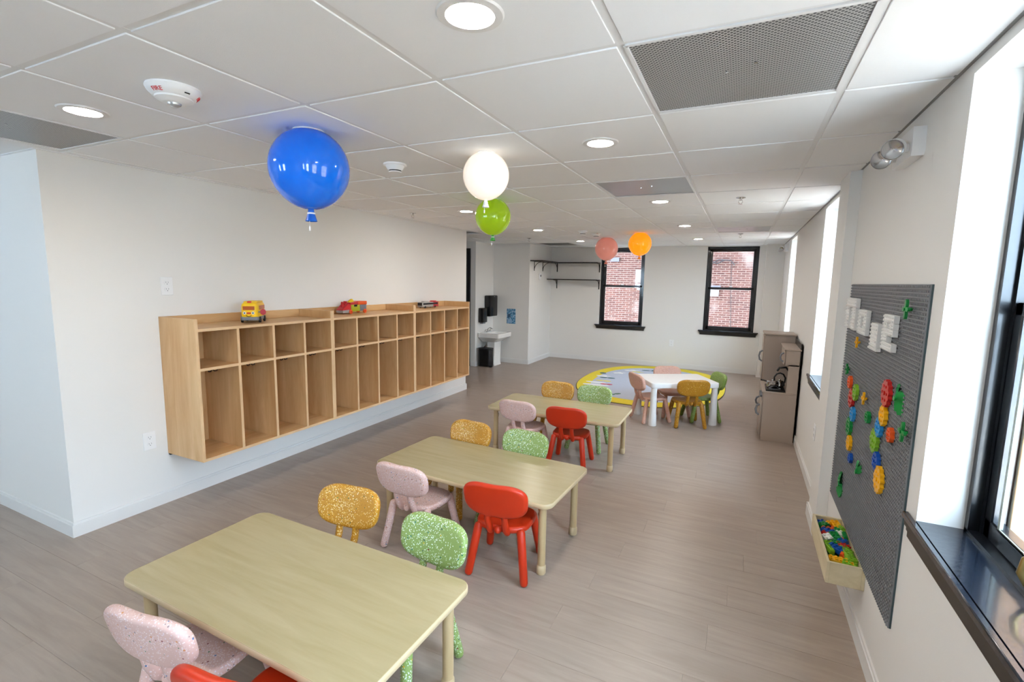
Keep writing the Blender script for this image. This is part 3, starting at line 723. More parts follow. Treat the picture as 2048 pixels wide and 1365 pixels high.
# ------------------------------------------------------------------ balloon lamps
def balloon(x, y, zc, r, col, label, emit, neckcol, ecol=None, rough=.08):
    o = thing('balloon_lamp', (x, y, H), 0, label, 'lamp', 'balloon shaped ceiling lamps')
    z0 = -.004 - r * math.cos(.13 * math.pi)
    pr = []
    n = 26
    for k in range(n + 1):
        a = .13 * math.pi + (math.pi - .13 * math.pi) * k / n       # open top, closed bottom
        a = min(a, math.pi * .955)
        rr = r * math.sin(a); zz = r * math.cos(a)
        if zz < 0: zz *= 1.05; rr *= 1 - .05 * (-zz / r) ** 2
        pr.append((rr, z0 + zz))
    top = pr[0][1]
    m = plain('balloon_' + col.strip('#'), col, rough, emit=emit, ecol=ecol, coat=.4)
    B().lathe(pr, 48).obj('balloon_glass', m, o)
    B().lathe([(.001, 0), (pr[0][0] * .98, 0), (pr[0][0] * 1.0, min(-.004, top))], 40).obj('ceiling_base', M_TRIM, o)
    nb = pr[-1][1]; k = r / .18; mk = plain('balloon_neck_' + col.strip('#'), neckcol, .35)
    B().lathe([(.013 * k, nb + .006), (.014 * k, nb - .008 * k), (.017 * k, nb - .022 * k), (.027 * k, nb - .054 * k), (.026 * k, nb - .055 * k), (.010 * k, nb - .03 * k)], 24).obj('balloon_neck', mk, o)
    B().lathe([(.0165 * k, nb - .014 * k), (.0185 * k, nb - .018 * k), (.0165 * k, nb - .022 * k)], 24).obj('neck_band', M_WHITEP, o)
    B().cyl((-.012 * k, 0, nb - .03 * k), (-.012 * k, 0, nb - .075 * k), .0012, n=6).obj('pull_cord', M_WHITEP, o)
    B().cyl((-.012 * k, 0, nb - .075 * k), (-.012 * k, 0, nb - .098 * k), .0035, n=8).obj('cord_pull', M_WHITEP, o)
balloon(-.869, .25, 2.047, .176, '#0672f0', 'large glossy blue balloon lamp on the ceiling, nearest the camera', 0, '#0a5cc0')
balloon(-.292, .88, 2.102, .121, '#f6efe6', 'glowing white balloon lamp on the ceiling', .42, '#e8e8ea', (1, .86, .68))
balloon(-.943, 2.2, 2.083, .147, '#9cc416', 'lime green balloon lamp hanging behind the white one', .14, '#4aa64a', srgb('#b4d400'))
balloon(-.948, 5.9, 2.056, .172, '#ee9a8a', 'coral pink balloon lamp before the left far window', .14, '#d0806e')
balloon(-.332, 5.28, 2.079, .153, '#ff9c08', 'glowing orange balloon lamp right of the coral one', .55, '#f08c10', srgb('#ff9a08'))

# ------------------------------------------------------------------ outlets, switch, emergency lights
def outlet(loc, rz, label, big=1.0):
    o = thing('wall_outlet', loc, rz, label, 'outlet', 'white wall outlets')     # faces local -y
    B().box(-.038 * big, .038 * big, -.006, 0, -.06 * big, .06 * big, b=.002, seg=1).obj('cover_plate', M_WHITEP, o)
    for s in (-1, 1):
        r_ = B().prism(rrect(.034, .030, .012, 4, 0, s * .022), 'y', -.0085, -.006).obj('receptacle', M_WHITEP, o)
        B().box(-.008, -.006, -.0092, -.0085, s * .022 - .001, s * .022 + .008).box(.006, .008, -.0092, -.0085, s * .022 - .001, s * .022 + .008).cyl((0, -.0085, s * .022 - .008), (0, -.0092, s * .022 - .008), .003, n=8).obj('slots', M_GREY, r_)
outlet((XL, .523, 1.482), R(90), 'white outlet on the left wall above the near cubby')
outlet((XL, .348, .462), R(90), 'white outlet on the left wall low beside the near cubby')
outlet((-.166, YF, .457), 0, 'white outlet on the far wall between the two windows')
outlet((XR, 2.78, .46), R(-90), 'white outlet low on the right wall beyond the pilaster')
sw = thing('thermostat', (-2.578, 7.24, 1.63), R(90), 'white thermostat on the nook wall under the black shelf', 'thermostat')
B().box(-.045, .045, -.02, 0, -.06, .06, b=.005).obj('housing', M_WHITEP, sw); B().box(.0, .03, -.022, -.02, .0, .04).obj('display', M_DISP, sw)
def emergency(y, z, label):
    o = thing('emergency_light', (XR, y, z), 0, label, 'light', 'wall emergency lights')
    B().prism([(-.125, -.05), (.125, -.05), (.135, -.03), (.125, .055), (-.125, .055), (-.135, -.03)], 'x', -.04, 0).obj('housing', M_WHITEP, o)
    for s in (-1, 1):
        q = Matrix.Translation((-.085, s * .085 - .01, -.012)) @ Vector((-.35, -.8, -.30)).to_track_quat('Z', 'Y').to_matrix().to_4x4()
        hd = B().lathe([(.001, -.038), (.025, -.034), (.035, -.012), (.038, .025), (.036, .028)], 28, q, cap=False).obj('lamp_head', M_WHITEP, o)
        B().lathe([(.001, .010), (.025, .017), (.035, .027)], 28, q, cap=False).obj('reflector', plain('reflector', '#c9c9c9', .18, .8), hd)
        B().cyl((-.04, s * .085, -.012), (-.085, s * .085 - .005, -.012), .016).obj('swivel', M_WHITEP, o)
emergency(1.02, 2.10, 'white twin-head emergency light on the right wall above the brick board')
emergency(7.15, 2.12, 'white twin-head emergency light on the right wall near the far corner')

# ------------------------------------------------------------------ brick board
BY0, BY1, BZ0, BZ1 = .612, 1.897, .343, 1.577
bd = thing('building_board', (XR, BY0, BZ0), 0, 'large grey studded building-brick board on the right wall', 'board')
PWD, PHT = (BY1 - BY0) / 5, (BZ1 - BZ0) / 5
B().box(-.006, 0, 0, BY1 - BY0, 0, BZ1 - BZ0).obj('backing_panel', plain('board_edge', '#3f5358', .5), bd)
pl = B().box(-.010, -.006, .0005, PWD - .0005, .0005, PHT - .0005); NS = 16
for i in range(NS):
    for j in range(NS):
        cy_, cz_ = (i + .5) * PWD / NS, (j + .5) * PHT / NS; rr = .0048; n = 8
        vs = [(-.010, cy_ + rr * math.cos(2 * math.pi * k / n), cz_ + rr * math.sin(2 * math.pi * k / n)) for k in range(n)]
        vs += [(-.0145, a[1], a[2]) for a in vs]
        pl.add(vs, [(k, (k + 1) % n, (k + 1) % n + n, k + n) for k in range(n)] + [tuple(range(n, 2 * n))], None, True)
pme = pl.mesh('baseplate', M_GREYPLATE, 35)
for i in range(5):
    for j in range(5): inst(pme, 'baseplate', bd, (0, i * PWD, j * PHT))
XS = XR - .0145          # stud tips

def brick_row(b, y0, y1, z0, z1, x0=XS, d=.019, studs=True):
    b.box(x0 - d, x0, y0, y1, z0, z1, b=.0008, seg=1)
    if studs:
        ny = max(1, round((y1 - y0) / .016)); nz = max(1, round((z1 - z0) / .016))
        for i in range(ny):
            for j in range(nz):
                b.cyl((x0 - d, y0 + (i + .5) * (y1 - y0) / ny, z0 + (j + .5) * (z1 - z0) / nz), (x0 - d - .0045, y0 + (i + .5) * (y1 - y0) / ny, z0 + (j + .5) * (z1 - z0) / nz), .0048, n=8)
def letter(label, blocks):
    yc = min(b[0] for b in blocks); zc = min(b[2] for b in blocks)
    o = thing('brick_letter', (XS, yc, zc), 0, label, 'letter', 'white brick letters on the board')
    for a in blocks:
        b = B(); brick_row(b, a[0] - yc, a[1] - yc, a[2] - zc, a[3] - zc, 0); b.obj('brick', M_LEGOWHITE, o)
letter('farthest white brick letter, an arch with two legs', [(1.606, 1.846, 1.454, 1.502), (1.766, 1.846, 1.336, 1.453), (1.606, 1.686, 1.336, 1.453)])
letter('white brick letter O, second from the left', [(1.350, 1.510, 1.420, 1.452), (1.350, 1.510, 1.332, 1.364), (1.462, 1.510, 1.365, 1.419), (1.350, 1.398, 1.365, 1.419)])
letter('lowest white brick letter, a plain upright bar with a foot', [(1.117, 1.229, 1.302, 1.406), (1.117, 1.245, 1.286, 1.301)])
letter('nearest white brick letter, a loop above an open foot', [(.888, 1.032, 1.424, 1.455), (.888, 1.032, 1.372, 1.398), (.984, 1.032, 1.399, 1.423), (.888, .936, 1.399, 1.423), (.968, 1.032, 1.345, 1.371), (.888, 1.032, 1.312, 1.344)])

def gear(y, z, r, col, label, teeth=None):
    o = thing('gear_piece', (XS, y, z), 0, label, 'gear', 'colourful gears on the board')
    teeth = teeth or max(8, round(r / .0042)); p = []
    for k in range(teeth * 4):
        a = 2 * math.pi * k / (teeth * 4); q = r * (1.0 if k % 4 in (0, 1) else .88); p.append((q * math.cos(a), q * math.sin(a)))
    B().prism(p, 'x', -.014, 0).obj('gear_wheel', LEGO[col], o)
    h = B().cyl((-.014, 0, 0), (-.019, 0, 0), r * .16, n=12)
    for k in range(6):
        a = k * math.pi / 3; h.cyl((-.014, r * .55 * math.cos(a), r * .55 * math.sin(a)), (-.0175, r * .55 * math.cos(a), r * .55 * math.sin(a)), r * .1, n=8)
    h.obj('hub_studs', LEGO[col], o)
for y, z, r, c, l in ((1.617, 1.062, .034, 'orange', 'orange gear topping the far gear column'), (1.54, .992, .050, 'red', 'red gear second in the far gear column'), (1.462, 1.037, .042, 'lime', 'lime gear beside the red gear of the far column'),
        (1.475, .922, .038, 'sky', 'light blue gear in the far gear column'), (1.525, .845, .048, 'green', 'green gear in the far gear column'), (1.483, .768, .040, 'yellow', 'yellow gear low in the far gear column'), (1.42, .709, .026, 'blue', 'small dark blue gear at the foot of the far column'),
        (1.169, .983, .028, 'green', 'small green gear alone between the gear columns'), (.920, 1.145, .056, 'red', 'large red gear topping the near gear column'), (.930, 1.051, .043, 'yellow', 'yellow gear under the large red gear'), (.970, .992, .042, 'sky', 'light blue gear in the near gear column'),
        (1.015, .921, .053, 'lime', 'large lime gear in the near gear column'), (.955, .851, .040, 'blue', 'dark blue gear in the near gear column'), (.888, .797, .056, 'yellow', 'large yellow gear at the foot of the near column'), (.806, 1.006, .030, 'orange', 'small orange gear right of the near gear column')):
    gear(y, z, r, c, l)
def flower(y, z, r, col, label, petals=4, stem=0):
    o = thing('flower_piece', (XS, y, z), 0, label, 'brick piece', 'flower pieces on the board')
    p = []
    for k in range(petals * 10):
        a = 2 * math.pi * k / (petals * 10); q = r * (.62 + .38 * math.cos(petals * a)); p.append((q * math.cos(a), q * math.sin(a)))
    B().prism(p, 'x', -.014 - stem, -.005 - stem).obj('petals', LEGO[col], o)
    B().cyl((-.006 - stem, 0, 0), (0, 0, 0), .006, n=10).obj('stem', LEGO[col], o)
    B().cyl((-.014 - stem, 0, 0), (-.018 - stem, 0, 0), .006, n=10).obj('centre', LEGO[col], o)
flower(.755, 1.487, .036, 'green', 'green flower piece near the top corner of the board', 4, .008)
flower(1.519, 1.284, .028, 'yellow', 'yellow flower piece under the white letters', 4, .005)
flower(1.693, 1.117, .032, 'green', 'green star piece above the far gear column', 5, .004)
flower(1.254, 1.051, .030, 'yellow', 'yellow flower piece between the gear columns', 4, .004)
flower(.640, 1.064, .036, 'green', 'green flower piece at the near edge of the board', 4, .006)
def leaf(y, z, label, fronds, name='leaf_piece', tilt=25):
    o = thing(name, (XS, y, z), 0, label, 'brick piece', 'green leaf pieces on the board')
    for ang, L_, w_ in fronds:
        p = []
        for k in range(17):
            t = k / 16; p.append((L_ * t, w_ * math.sin(math.pi * t ** .8) * (1 + .12 * math.sin(t * 25))))
        for k in range(15, 0, -1):
            t = k / 16; p.append((L_ * t, -w_ * math.sin(math.pi * t ** .8) * (1 + .12 * math.sin(t * 25))))
        ca, sa = math.cos(ang), math.sin(ang)
        B().prism([(a * ca - b_ * sa, a * sa + b_ * ca) for a, b_ in p], 'x', -.014, -.005, M=Matrix.Rotation(R(-tilt if math.cos(ang) > 0 else tilt), 4, 'Z')).obj('frond', LEGO['green'], o)
    B().cyl((-.018, 0, 0), (0, 0, 0), .01, n=10).obj('stem', LEGO['green'], o)
leaf(.775, 1.155, 'large green leaf piece beside the large red gear', [(R(40), .075, .030), (R(-140), .085, .034), (R(150), .05, .022), (R(-45), .055, .024)])
leaf(1.243, .700, 'small green grass piece low on the board', [(R(60), .05, .010), (R(90), .055, .010), (R(120), .05, .010), (R(150), .045, .009), (R(30), .045, .009)])
leaf(1.586, .505, 'long green leaf piece at the lower far corner of the board', [(R(85), .07, .028), (R(-95), .07, .022), (R(-20), .06, .016), (R(10), .05, .014)])

# ------------------------------------------------------------------ box of bricks
bx = thing('brick_box', (XR, 1.0, .25), 0, 'pale pine wall box full of bricks under the grey board', 'box')
BXD, BXL, BXH, tt = .145, .50, .10, .012
B().box(-BXD, -BXD + tt, 0, BXL, 0, BXH, b=.001, seg=1).obj('front_board', M_PINE, bx); B().box(-tt - .002, -.001, 0, BXL, 0, BXH, b=.001, seg=1).obj('back_board', M_PINE, bx)
for a in (0, BXL - tt): B().box(-BXD + tt, -tt - .002, a, a + tt, 0, BXH, b=.001, seg=1).obj('end_board', M_PINE, bx)
B().box(-BXD + tt, -tt - .002, tt, BXL - tt, 0, .01).obj('bottom_board', M_PINE, bx)
def brickmesh(nx, ny, hgt=.019):
    b = B().box(-nx * .008 + .0002, nx * .008 - .0002, -ny * .008 + .0002, ny * .008 - .0002, 0, hgt, b=.0008, seg=1)
    for i in range(nx):
        for j in range(ny): b.cyl(((i - (nx - 1) / 2) * .016, (j - (ny - 1) / 2) * .016, hgt), ((i - (nx - 1) / 2) * .016, (j - (ny - 1) / 2) * .016, hgt + .0045), .0048, n=8)
    return b
bm_c = {}
items = [('blue', 1.426, 1.462, 2, 4, 20), ('yellow', 1.462, 1.470, 2, 3, -60), ('yellow', 1.490, 1.452, 2, 4, 10), ('lime', 1.508, 1.405, 1, 4, 5), ('orange', 1.448, 1.400, 3, 4, -12), ('green', 1.482, 1.385, 2, 2, 30), ('blue', 1.412, 1.352, 2, 3, 65), ('green', 1.412, 1.408, 2, 2, 40),
         ('red', 1.440, 1.327, 2, 4, 70), ('white', 1.497, 1.352, 2, 2, 20), ('white', 1.414, 1.285, 2, 2, 25), ('green', 1.464, 1.300, 2, 3, 15), ('orange', 1.488, 1.295, 2, 3, -20), ('red', 1.492, 1.225, 2, 3, 40), ('blue', 1.508, 1.262, 2, 2, 50), ('green', 1.511, 1.320, 1, 3, 0),
         ('lime', 1.424, 1.226, 2, 4, 100), ('green', 1.458, 1.240, 2, 2, 35), ('blue', 1.453, 1.178, 2, 4, 55), ('lime', 1.412, 1.156, 1, 4, 10), ('yellow', 1.435, 1.078, 2, 5, 84), ('orange', 1.480, 1.140, 2, 2, -25), ('lime', 1.502, 1.178, 2, 3, 20), ('lime', 1.495, 1.112, 2, 4, 8), ('lime', 1.500, 1.060, 2, 3, 75)]
where = ['at the far end', 'at the far end', 'against the back at the far end', 'against the back board', 'in the far half', 'behind the orange one', 'against the front board', 'at the front of the far end', 'across the middle', 'against the back in the middle', 'against the front in the middle', 'in the middle',
         'in the middle by the back', 'in the near half by the back', 'against the back in the near half', 'thin one at the back', 'slanting in the near half', 'in the near half centre', 'in the near half centre', 'thin one at the near front corner', 'lying across the near end', 'in the near half', 'by the back board in the near half', 'beside the yellow one at the near end', 'in the near back corner']
for k, ((c, x, y, nx, ny, rz), wh) in enumerate(zip(items, where)):
    key = (c, nx, ny)
    if key not in bm_c: bm_c[key] = brickmesh(nx, ny).mesh('toy_brick', LEGO[c])
    ca_, sa_ = abs(math.cos(R(rz))), abs(math.sin(R(rz))); hx_ = .0098 * (nx * ca_ + ny * sa_) + .003; hy_ = .0098 * (nx * sa_ + ny * ca_) + .003
    x = min(max(x, 1.400 + hx_), 1.519 - hx_); y = min(max(y, 1.012 + hy_), 1.488 - hy_)
    o = inst(bm_c[key], 'toy_brick', None, (x, y, .312 + .004 * (k % 4)), (R(rnd.uniform(-14, 14)), R(rnd.uniform(-14, 14)), R(rz)))
    o.scale = (1.2, 1.2, 1.2)
    tag(o, '%s toy brick in the pine box, %s' % (dict(sky='light blue').get(c, c), wh), 'toy brick', 'loose bricks in the pine box')
fill = B(); fill.box(-BXD + tt + .001, -tt - .004, tt + .001, BXL - tt - .001, .011, .058)
for i in range(5):
    for j in range(20): fill.cyl((-BXD + tt + .012 + i * .024, .025 + j * .0235, .058), (-BXD + tt + .012 + i * .024, .025 + j * .0235, .063), .006, n=8)
tag(fill.obj('brick_fill', LEGO['green'], bx), kind='stuff')

# ------------------------------------------------------------------ toy kitchen
kx, ky = 1.533, 3.94
kt = thing('toy_kitchen', (kx - .012, ky, 0), 0, 'taupe wooden toy kitchen against the right wall', 'toy kitchen')   # local: -x into the room, +y away
W2 = .95
B().prism([(-.295, 0), (-.004, 0), (-.004, .79), (-.105, .79), (-.105, .505), (-.295, .505)], 'y', 0, .015).obj('side_panel', M_KITCHEN, kt)
B().box(-.315, -.02, -.006, W2 * .62, .492, .507, b=.004).obj('countertop', M_KITCHEN, kt)
B().box(-.30, -.02, .015, W2 * .62, .03, .49).obj('base_cabinet', M_KITCHEN, kt)
tall = B().box(-.30, -.01, W2 * .62, W2, 0, 1.02, b=.003, seg=1).obj('tall_cabinet', M_KITCHEN, kt)
B().box(-.315, -.004, W2 * .60, W2 + .01, 1.02, 1.036, b=.003, seg=1).obj('tall_cabinet_top', M_KITCHEN, kt)
B().box(-.012, -.004, 0, W2, .02, 1.0).obj('back_panel', M_DISP, kt)
cb = B().box(-.135, -.012, 0, W2 * .60, .775, .93, b=.003, seg=1).obj('wall_cupboard', M_KITCHEN, kt)
B().box(-.148, -.004, -.008, W2 * .60, .93, .944, b=.003, seg=1).obj('cupboard_top', M_KITCHEN, kt)
cdoor = B().box(-.147, -.136, .01, .25, .785, .92, b=.003, seg=1).obj('cupboard_door', M_KITCHEN, kt)
def arch(b, x, y0, y1, z, out, r=.008):
    b.tube([(x, y0, z), (x - out * .7, y0 + (y1 - y0) * .12, z), (x - out, (y0 + y1) / 2, z), (x - out * .7, y1 - (y1 - y0) * .12, z), (x, y1, z)], r, 8); return b
def archz(b, x, y, z0, z1, out, r=.008):
    b.tube([(x, y, z0), (x - out * .75, y, z0 + (z1 - z0) * .15), (x - out, y, (z0 + z1) / 2), (x - out * .75, y, z1 - (z1 - z0) * .15), (x, y, z1)], r, 8); return b
archz(B(), -.146, .06, .81, .90, .03).obj('cupboard_handle', M_GREY, cdoor)
tdoor = B().box(-.312, -.301, W2 * .63, W2 - .01, .52, 1.0, b=.003, seg=1).obj('fridge_door', M_KITCHEN, kt)
archz(B(), -.312, W2 * .66, .72, .84, .035, .010).obj('door_handle', M_GREY, tdoor)
od = B().box(-.322, -.301, .02, W2 * .30, .05, .40, b=.006).obj('oven_door', M_KITCHEN, kt)
archz(B(), -.322, .05, .25, .36, .035, .010).obj('oven_handle', M_GREY, od)
od2 = B().box(-.318, -.301, W2 * .32, W2 * .61, .05, .40, b=.006).obj('cabinet_door', M_KITCHEN, kt)
archz(B(), -.318, W2 * .36, .29, .38, .035, .010).obj('cabinet_handle', M_GREY, od2)
B().box(-.308, -.300, .02, W2 * .30, .41, .485).obj('control_panel', M_CHROME, kt)
for k in range(3): B().cyl((-.308, .06 + k * .09, .45), (-.328, .06 + k * .09, .45), .016, n=16).obj('control_knob', M_GREY, kt)
B().box(-.282, -.112, .018, W2 * .34, .507, .526, b=.003, seg=1).obj('cooktop', M_DISP, kt)
for k, yy in enumerate((.10, .22)): B().lathe([(.055, .526), (.055, .529), (.042, .529), (.042, .526)], 24, Matrix.Translation((-.2, yy, 0)), cap=False).obj('burner_ring', M_GREY, kt)
fa_ = B().tube([(-.06, W2 * .45, .507), (-.06, W2 * .45, .66), (-.09, W2 * .45, .70), (-.15, W2 * .45, .69), (-.17, W2 * .45, .655)], .011, 10).obj('faucet', M_DISP, kt)
pot = thing('toy_saucepan', (kx - .232, ky + .135, .529), R(150), 'small metal toy saucepan with black handle on the toy cooktop', 'saucepan')
B().lathe([(.001, 0), (.047, 0), (.052, .006), (.054, .058), (.056, .060), (.051, .058), (.049, .008), (.001, .006)], 28).obj('pan_body', M_CHROME, pot)
B().tube([(.052, 0, .050), (.085, .01, .058), (.115, .015, .060)], [.006, .008, .008], 8).obj('pan_handle', M_DISP, pot)
B().lathe([(.055, .060), (.04, .068), (.012, .072), (.009, .083), (.001, .084)], 28).obj('pan_lid', M_CHROME, pot)
ket = thing('toy_kettle', (kx - .165, ky + .235, .529), R(0), 'toy kettle with a tall black arched handle behind the saucepan', 'kettle')
B().lathe([(.001, 0), (.044, 0), (.05, .008), (.048, .035), (.03, .058), (.012, .062), (.008, .07), (.001, .071)], 28).obj('kettle_body', M_CHROME, ket)
B().tube([(-.045, 0, .04), (-.05, 0, .09), (-.03, 0, .125), (0, 0, .137), (.03, 0, .125), (.05, 0, .09), (.045, 0, .04)], .008, 10).obj('kettle_handle', M_DISP, ket)
B().tube([(-.04, -.01, .03), (-.065, -.02, .045), (-.075, -.024, .06)], [.011, .008, .006], 8).obj('kettle_spout', M_CHROME, ket)

# ------------------------------------------------------------------ sink nook
sk = thing('pedestal_sink', (-3.32, 6.42, 0), 0, 'white pedestal sink in the far left nook', 'sink')   # local +x into the room
B().prism([(.145, 0), (.145, .46), (.285, .46), (.275, .05), (.29, 0)], 'y', -.13, .13).obj('pedestal', M_PORC, sk)
bas = B()
outl = rrect(.44, .52, .04, 5, .222, 0); inn = rrect(.40, .46, .035, 5, .205, 0); n = len(outl)
def rg_(pts, z): return [(x, y, z) for x, y in pts]
bo = rrect(.30, .34, .05, 5, .17, 0); i1 = rrect(.27, .40, .06, 5, .265, 0); i2 = rrect(.17, .26, .05, 5, .26, 0)
vs = rg_(bo, .44) + rg_(inn, .50) + rg_(outl, .525) + rg_(outl, .60) + rg_(i1, .602) + rg_(i2, .52)
fs = [(k * n + i, k * n + (i + 1) % n, (k + 1) * n + (i + 1) % n, (k + 1) * n + i) for k in range(5) for i in range(n)] + [tuple(5 * n + i for i in range(n)), tuple(range(n))]
bas.add(vs, fs).obj('basin', M_PORC, sk, ang=30)
B().cyl((.07, 0, .60), (.07, 0, .625), .022).tube([(.07, 0, .62), (.08, 0, .665), (.12, 0, .68), (.155, 0, .672), (.16, 0, .655)], .010, 10).obj('faucet_spout', M_CHROME, sk)
for s in (-1, 1): B().cyl((.07, s * .09, .60), (.07, s * .09, .63), .016).tube([(.07, s * .09, .63), (.08, s * .10, .65), (.12, s * .105, .655)], .007, 8).obj('faucet_handle', M_CHROME, sk)
B().tube([(.10, -.10, .47), (.10, -.10, .38), (.07, -.10, .34), (.01, -.10, .34)], .018, 10).tube([(.05, -.03, .45), (.05, -.05, .36), (.01, -.05, .30)], .008, 8).obj('drain_trap', M_CHROME, sk)
tb = thing('trash_can', (-3.155, 6.185, 0), 0, 'black pedal trash can in front of the white sink', 'trash can')
B().slab(rrect(.27, .16, .06, 6), .30, .012, lambda u, v, t: (u, v, .165 + t)).obj('bin_body', M_DISP, tb)
B().slab(rrect(.275, .165, .06, 6), .028, .010, lambda u, v, t: (u, v, .325 + t)).obj('bin_lid', plain('bin_lid_black', '#1a1b1d', .4), tb)
B().box(.12, .165, -.10, -.03, .008, .022, b=.004).obj('pedal', M_DISP, tb)
d1 = thing('soap_dispenser', (-3.32, 6.27, .785), 0, 'smaller black soap dispenser left of the towel dispenser', 'dispenser')
B().box(0, .10, -.085, .085, 0, .265, b=.014).obj('dispenser_body', M_DISP, d1); B().box(.02, .08, -.05, .05, -.022, 0, b=.004).obj('push_bar', M_GREY, d1)
d2 = thing('towel_dispenser', (-3.32, 6.555, .885), 0, 'taller black paper towel dispenser on the nook wall', 'dispenser')
B().box(0, .13, -.145, .145, 0, .385, b=.018).obj('dispenser_body', M_DISP, d2); B().box(.02, .11, -.12, .12, -.012, 0, b=.003).obj('towel_slot', M_WHITEP, d2)
B().box(.131, .133, -.015, .015, .36, .368).obj('key_lock', M_CHROME, d2)
# handwashing poster, a flat printed sheet
def poster_mat():
    m, nt, p = newmat('poster_print'); L = nt.links.new; tc = N(nt, 'ShaderNodeTexCoord')
    nz = N(nt, 'ShaderNodeTexNoise'); nz.inputs['Scale'].default_value = 28; nz.inputs['Detail'].default_value = 2; L(tc.outputs['Object'], nz.inputs['Vector'])
    rp = N(nt, 'ShaderNodeValToRGB'); e = rp.color_ramp.elements; e[0].position = .38; e[0].color = (*srgb('#2f6c96'), 1); e[1].position = .62; e[1].color = (*srgb('#a9c6dc'), 1)
    x = e.new(.5); x.color = (*srgb('#5c9cc4'), 1); L(nz.outputs['Fac'], rp.inputs[0]); L(rp.outputs[0], p.inputs['Base Color']); p.inputs['Roughness'].default_value = .4; return m
ps = thing('wall_poster', (-2.935, 6.76, .885), 0, 'small blue printed poster on the wall right of the sink', 'poster')
B().box(-.09, .09, -.003, 0, -.14, .14).obj('poster_sheet', poster_mat(), ps)
pk = B()
for k, (a, b_, z_) in enumerate(((-.075, -.01, .035), (-.075, -.02, .01), (-.075, 0, -.015))): pk.box(a, b_, -.0036, -.003, z_ - .008, z_ + .006)
pk.obj('text_lines', plain('poster_ink', '#2c3350', .6), ps)
B().box(-.075, .02, -.0036, -.003, -.125, -.06).obj('picture_panel', plain('poster_pale', '#8fb4d2', .6), ps)

# ------------------------------------------------------------------ black shelves
M_SHELF = plain('black_shelf', '#1b1714', .45)
def bracket(b, x, y, z, ax):                 # ax 'y': projects -y from far wall, 'x': projects +x from nook wall
    def P(u, v, w_): return (x + v, y - u, z + w_) if ax == 'y' else (x + u, y + v, z + w_)
    def q(u0, u1, v0, v1, w0, w1):
        a, c = P(u0, v0, w0), P(u1, v1, w1); b.box(a[0], c[0], a[1], c[1], a[2], c[2])
    q(0, .006, -.009, .009, -.17, 0); q(0, .20, -.009, .009, -.006, 0)
    pts = [P(.004, 0, -.15)] + [P(.15 - .146 * math.cos(t), 0, -.15 + .146 * math.sin(t)) for t in (.3, .6, .9, 1.2, 1.5)]
    b.tube(pts, .005, 6)
def shelf(name, loc, x0, x1, y0, y1, brs, label):
    o = thing(name, loc, 0, label, 'shelf', 'black wall shelves in the far corner')
    B().box(x0, x1, y0, y1, -.018, 0, b=.002, seg=1).obj('shelf_board', M_SHELF, o)
    for (x, y_, ax) in brs:
        b = B(); bracket(b, x, y_, -.018, ax); b.obj('shelf_bracket', M_DISP, o)
shelf('wall_shelf', (-2.578, YF, 1.925), .25, 1.02, -.24, 0, [(.13, 0, 'y'), (1.0, 0, 'y')], 'upper black shelf along the far wall left of the window')
shelf('wall_shelf', (-2.578, 6.77, 1.925), 0, .25, 0, 1.09, [(0, .2, 'x'), (0, .62, 'x')], 'upper black shelf along the nook side wall')
shelf('wall_shelf', (-2.578, YF, 1.597), 0, 1.02, -.24, 0, [(.13, 0, 'y'), (1.0, 0, 'y')], 'lower black shelf along the far wall left of the window')

# ------------------------------------------------------------------ toys on the cubbies
ZT = 1.218
M_BUSY = plain('bus_yellow', '#f4c40c', .35); M_WIN = plain('toy_window', '#b4571c', .3); M_TYRE = plain('tyre_black', '#161414', .6)
bs = thing('toy_bus', (-2.33, 1.01, ZT), R(38), 'yellow toy school bus with a red stop sign on the near cubby', 'toy bus')   # front faces local -y
bs.scale = (1.08, 1.08, 1.22)
B().slab(rrect(.105, .20, .028, 6), .10, .022, lambda u, v, t: (u * (1 - .5 * max(0, t) ), v, .072 + t)).obj('bus_body', M_BUSY, bs)
B().slab(rrect(.112, .205, .02, 6), .022, .006, lambda u, v, t: (u, v, .026 + t)).obj('bumper', M_GREY, bs)
B().slab(rrect(.088, .17, .025, 6), .012, .005, lambda u, v, t: (u, v + .01, .122 + t)).obj('roof', M_BUSY, bs)
B().box(-.012, .012, -.088, -.066, .118, .130, b=.003).obj('roof_lamp', M_RED, bs)
B().box(-.036, .036, -.1035, -.099, .078, .100, b=.001, seg=1).obj('windscreen', M_WIN, bs)
for s in (-1, 1):
    for yy in (-.055, .055): B().cyl((s * .05, yy, .018), (s * .06, yy, .018), .018, n=18).obj('wheel', M_TYRE, bs)
    B().box(s * .052, s * .0535, -.05, .075, .078, .102).obj('side_window', M_WIN, bs)
    e = B().cyl((s * .026, -.099, .060), (s * .026, -.1035, .060), .009, n=14).obj('eye', M_WHITEP, bs)  # eyes of the bus face, pupils on the next line
    B().cyl((s * .026, -.1035, .060), (s * .026, -.105, .060), .005, n=12).obj('eye_pupil', plain('pupil_teal%d' % s, '#2f5b66', .2), e)
B().box(-.012, .012, -.1045, -.099, .054, .064, b=.001, seg=1).obj('front_badge', M_RED, bs)
B().tube([(-.016, -.1035, .046), (-.008, -.104, .041), (0, -.1045, .039), (.008, -.104, .041), (.016, -.1035, .046)], .0018, 6).obj('smile', M_TYRE, bs)  # smiling mouth of the bus face
sg = B().cyl((.055, -.085, .066), (.085, -.085, .066), .003, n=8).obj('stop_arm', M_GREY, bs)
B().lathe([(.001, 0), (.019, 0), (.019, .004), (.001, .004)], 8, Matrix.Translation((.085, -.085, .066)) @ Matrix.Rotation(R(90), 4, 'X')).obj('stop_sign', plain('sign_red', '#b0303a', .4), sg)

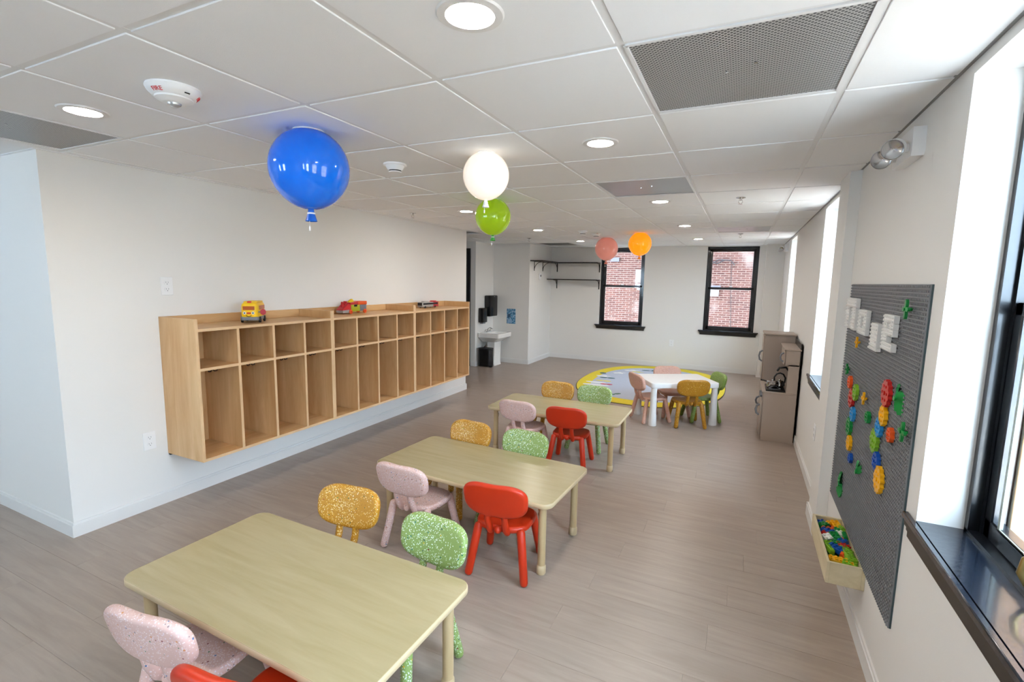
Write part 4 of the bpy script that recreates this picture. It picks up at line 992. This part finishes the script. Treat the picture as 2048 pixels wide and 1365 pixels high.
tk = thing('toy_truck', (-2.405, 2.11, ZT), 0, 'red, orange and lime toy dragon truck on the middle cubby', 'toy truck')   # front at -y, side faces +x
M_ORG = plain('truck_orange', '#e2581c', .35); M_LIM = plain('truck_lime', '#a8ac1e', .4); M_TGR = plain('truck_grey', '#6c6c74', .4); M_CRM = plain('truck_crimson', '#c4202a', .35)
B().prism([(-.16, .02), (-.06, .02), (-.06, .09), (-.09, .10), (-.13, .072), (-.165, .042)], 'x', -.04, .04).obj('cab', M_CRM, tk)
B().prism([(-.065, .085), (.145, .095), (.15, .115), (.02, .115), (-.07, .102)], 'x', -.042, .042).obj('roof_spine', M_CRM, tk)
B().box(-.044, .044, .03, .152, .082, .116, b=.005).obj('tail_box', M_ORG, tk)
B().box(-.04, .04, -.058, .06, .022, .086, b=.004).obj('side_body', M_LIM, tk)
B().box(-.041, .041, .06, .148, .022, .083, b=.004).obj('rear_body', M_TGR, tk)
B().prism([(-.165, .012), (-.075, .012), (-.085, .04), (-.165, .036)], 'x', -.042, .042).obj('jaw', plain('truck_silver', '#a9a9ac', .3, .4), tk)
for k, (yy, zz, hh) in enumerate(((-.135, .075, .04), (-.105, .09, .03), (-.085, .098, .02))): B().prism([(yy - .008, zz - .01), (yy + .012, zz - .005), (yy + .002, zz + hh)], 'x', -.012, .012).obj('spike', M_CRM, tk)
B().prism([(-.06, .108), (.02, .112), (-.005, .138), (-.03, .128)], 'x', -.014, .006).obj('crest', plain('truck_yellow', '#e8c81c', .4), tk)
for s in (-1, 1):
    for yy in (-.068, .12):
        wl = B().cyl((s * .036, yy, .020), (s * .048, yy, .020), .020, n=20).obj('wheel', M_ORG, tk)
        B().cyl((s * .048, yy, .020), (s * .050, yy, .020), .009, n=12).obj('hub', M_RED, wl)
    B().box(s * .0405, s * .0425, -.02, .02, .066, .084, b=.0005, seg=1).obj('side_window', M_DISP, tk)
    B().box(s * .0405, s * .043, .09, .115, .088, .104, b=.0005, seg=1).obj('rear_window', M_WHITEP, tk)

cbs = thing('toy_city_bus', (-2.40, 3.345, ZT), 0, 'grey and red toy city bus on the farthest cubby', 'toy bus')
M_SIL = plain('bus_silver', '#a8a6a4', .35, .2)
B().box(-.036, .036, -.165, .09, .012, .070, b=.006).obj('bus_body', M_SIL, cbs)
B().box(-.0365, .0365, .05, .165, .012, .072, b=.006).obj('red_tail', plain('bus_red', '#b8323a', .35), cbs)
B().box(-.0372, .0372, -.15, .145, .040, .060, b=.001, seg=1).obj('window_band', M_DISP, cbs)
B().box(-.03, .03, -.168, -.160, .032, .064, b=.002, seg=1).obj('windscreen', M_DISP, cbs)
B().box(-.02, .02, -.11, -.02, .070, .080, b=.003).obj('roof_unit', M_SIL, cbs); B().box(-.02, .02, .06, .14, .072, .082, b=.003).obj('roof_unit', M_CRM, cbs)
for s in (-1, 1):
    for yy in (-.11, .09): B().cyl((s * .03, yy, .013), (s * .038, yy, .013), .013, n=16).obj('wheel', M_TYRE, cbs)
